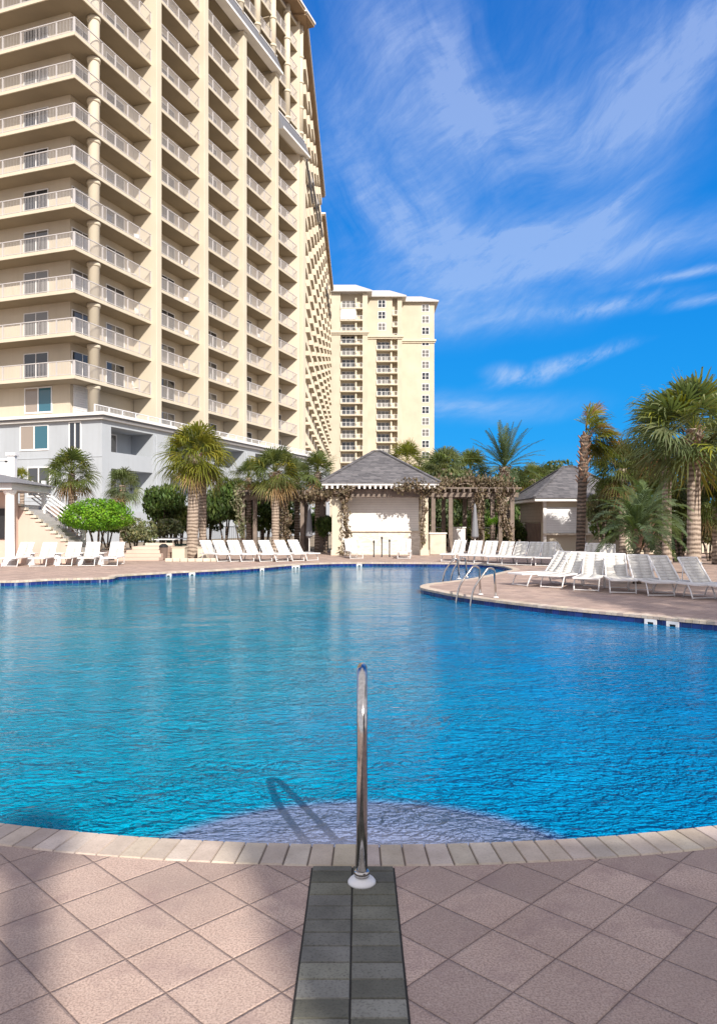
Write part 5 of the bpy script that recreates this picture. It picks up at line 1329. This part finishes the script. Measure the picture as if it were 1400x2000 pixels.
cabinet(855, 35.3, .75, .95, 'pale counter beside the right pillar of the centre pavilion'); cabinet(897, 38.6, .6, 1.2, 'white cabinet seen through the pergola', 'white')
t = thing('garden_wall', 'pale low garden wall behind the right-hand palms', 'wall', (PX(1310, 36), 36, 0)); m_ = MB(); m_.box(-2.4, 3.4, 0, .25, 0, 2.0); m_.build('panel', MT['cream_trim'], t)
m_ = MB(); m_.box(-2.5, 3.5, -.05, .3, 2.003, 2.1); m_.build('cap', MT['white'], t)
# skimmer frames set in the waterline tiles
def skimmer(px, py, label, w_=.10):
    x, y = G(px, py); best = min(range(len(POOL)), key=lambda k: (POOL[k][0]-x)**2+(POOL[k][1]-y)**2)
    # use the nearest point on the boundary and its direction
    bp = None
    for k in range(len(POOL)):
        a, b_ = Vector(POOL[k]), Vector(POOL[(k+1) % len(POOL)]); e = b_-a; 
        if e.length < 1e-6: continue
        f_ = max(0, min(1, (Vector((x, y))-a).dot(e)/e.length_squared)); q = a+e*f_; d = (q-Vector((x, y))).length
        if bp is None or d < bp[0]: bp = (d, q, e.normalized())
    _, q, e = bp; t = thing('skimmer_frame', label, 'pool skimmer', (q.x, q.y, 0), math.atan2(e.y, e.x), 'white skimmer frames in the tile band')
    m_ = MB()
    for (x0, x1, z0, z1) in ((-w_, -w_+.05, -.30, -.05), (w_-.05, w_, -.30, -.05), (-w_+.05, w_-.05, -.095, -.05)): m_.box(x0, x1, .008, .03, z0, z1)
    m_.build('frame', MT['vinyl'], t); m_ = MB(); m_.box(-w_+.05, w_-.05, .007, .012, -.30, -.096); m_.build('mouth', MT['black'], t)
for a in ((1265, 1204, 'white skimmer frame at right, nearer the loungers'), (1311, 1208, 'white skimmer frame at the far right of the peninsula'), (325, 1117, 'leftmost white skimmer frame in the far tile band'),
          (373, 1115, 'skimmer frame below the big palm'), (508, 1107, 'skimmer frame below the middle of the left lounger row'), (571, 1102, 'left of a close pair of skimmer frames below the last lounger'),
          (585, 1102, 'right of a close pair of skimmer frames below the last lounger'), (702, 1099.5, 'skimmer frame below the centre pavilion')): skimmer(*a)
# unseen block added behind the viewer, shaped to shade the near deck
t = thing('shade_block', 'unseen cream block added behind the viewer to shade the right of the near deck', 'shade block', (5.12, -10.8, 0))
m_ = MB(); m_.prism([(0, 0), (4.4, -11), (18, -11), (18, 0)], 0, 9.6); m_.build('wall', MT['cream'], t); m_ = MB(); m_.prism([(-.02, .2), (4.35, -11.3), (18.3, -11.3), (18.3, .2)], 9.6, 9.95); m_.build('roof', MT['roofgrey'], t)
for i in range(5):
    for k in range(3):
        m_ = MB(); x0 = 1.0+3.1*i; z0 = .9+3.1*k; m_.box(x0-.08, x0+1.68, .002, .06, z0-.08, z0+1.68); o = m_.build('window', MT['vinyl'], t); q = MB(); q.box(x0, x0+1.6, .061, .075, z0, z0+1.6); q.build('pane', MT['glass'], o)

# chairs left out on the lower tower balconies
cm = MB()
cm.box(-.25, .25, -.25, .25, .40, .44); seat_me = cm.mesh('seat', MT['white']); cm = MB(); cm.bar((-.22, .24, .44), (-.22, .36, .95), .04, .04); cm.bar((.22, .24, .44), (.22, .36, .95), .04, .04)
cm.box(-.22, .22, .27, .31, .55, .92); cback_me = cm.mesh('backrest', MT['white']); cm = MB(); cm.box(-.02, .02, -.02, .02, 0, .40); cleg_me = cm.mesh('leg', MT['white'])
TI = WI.inverted(); rg = random.Random(9); spots = [(b_, k) for b_ in range(-1, 3) for k in range(1, 6)]
NM = {-1: 'corner bay', 0: 'first bay', 1: 'second bay', 2: 'third bay'}
for b_, k in spots:
    if rg.random() < .25: continue
    p = TI @ Vector((BW*b_+rg.uniform(5.6, 6.4), rg.uniform(.6, 1.1), zk(k)+.002))
    t = thing('balcony_chair', 'white chair on the tower balcony, %s, %s balcony above the grey podium' % (NM[b_], ORD[k-1]), 'chair', p, UA+rg.uniform(-1, 1), 'white chairs on the tower balconies')
    inst(seat_me, 'seat', t); inst(cback_me, 'backrest', t)
    for lx in (-.22, .22):
        for ly in (-.22, .22): inst(cleg_me, 'leg', t, (lx, ly, 0))
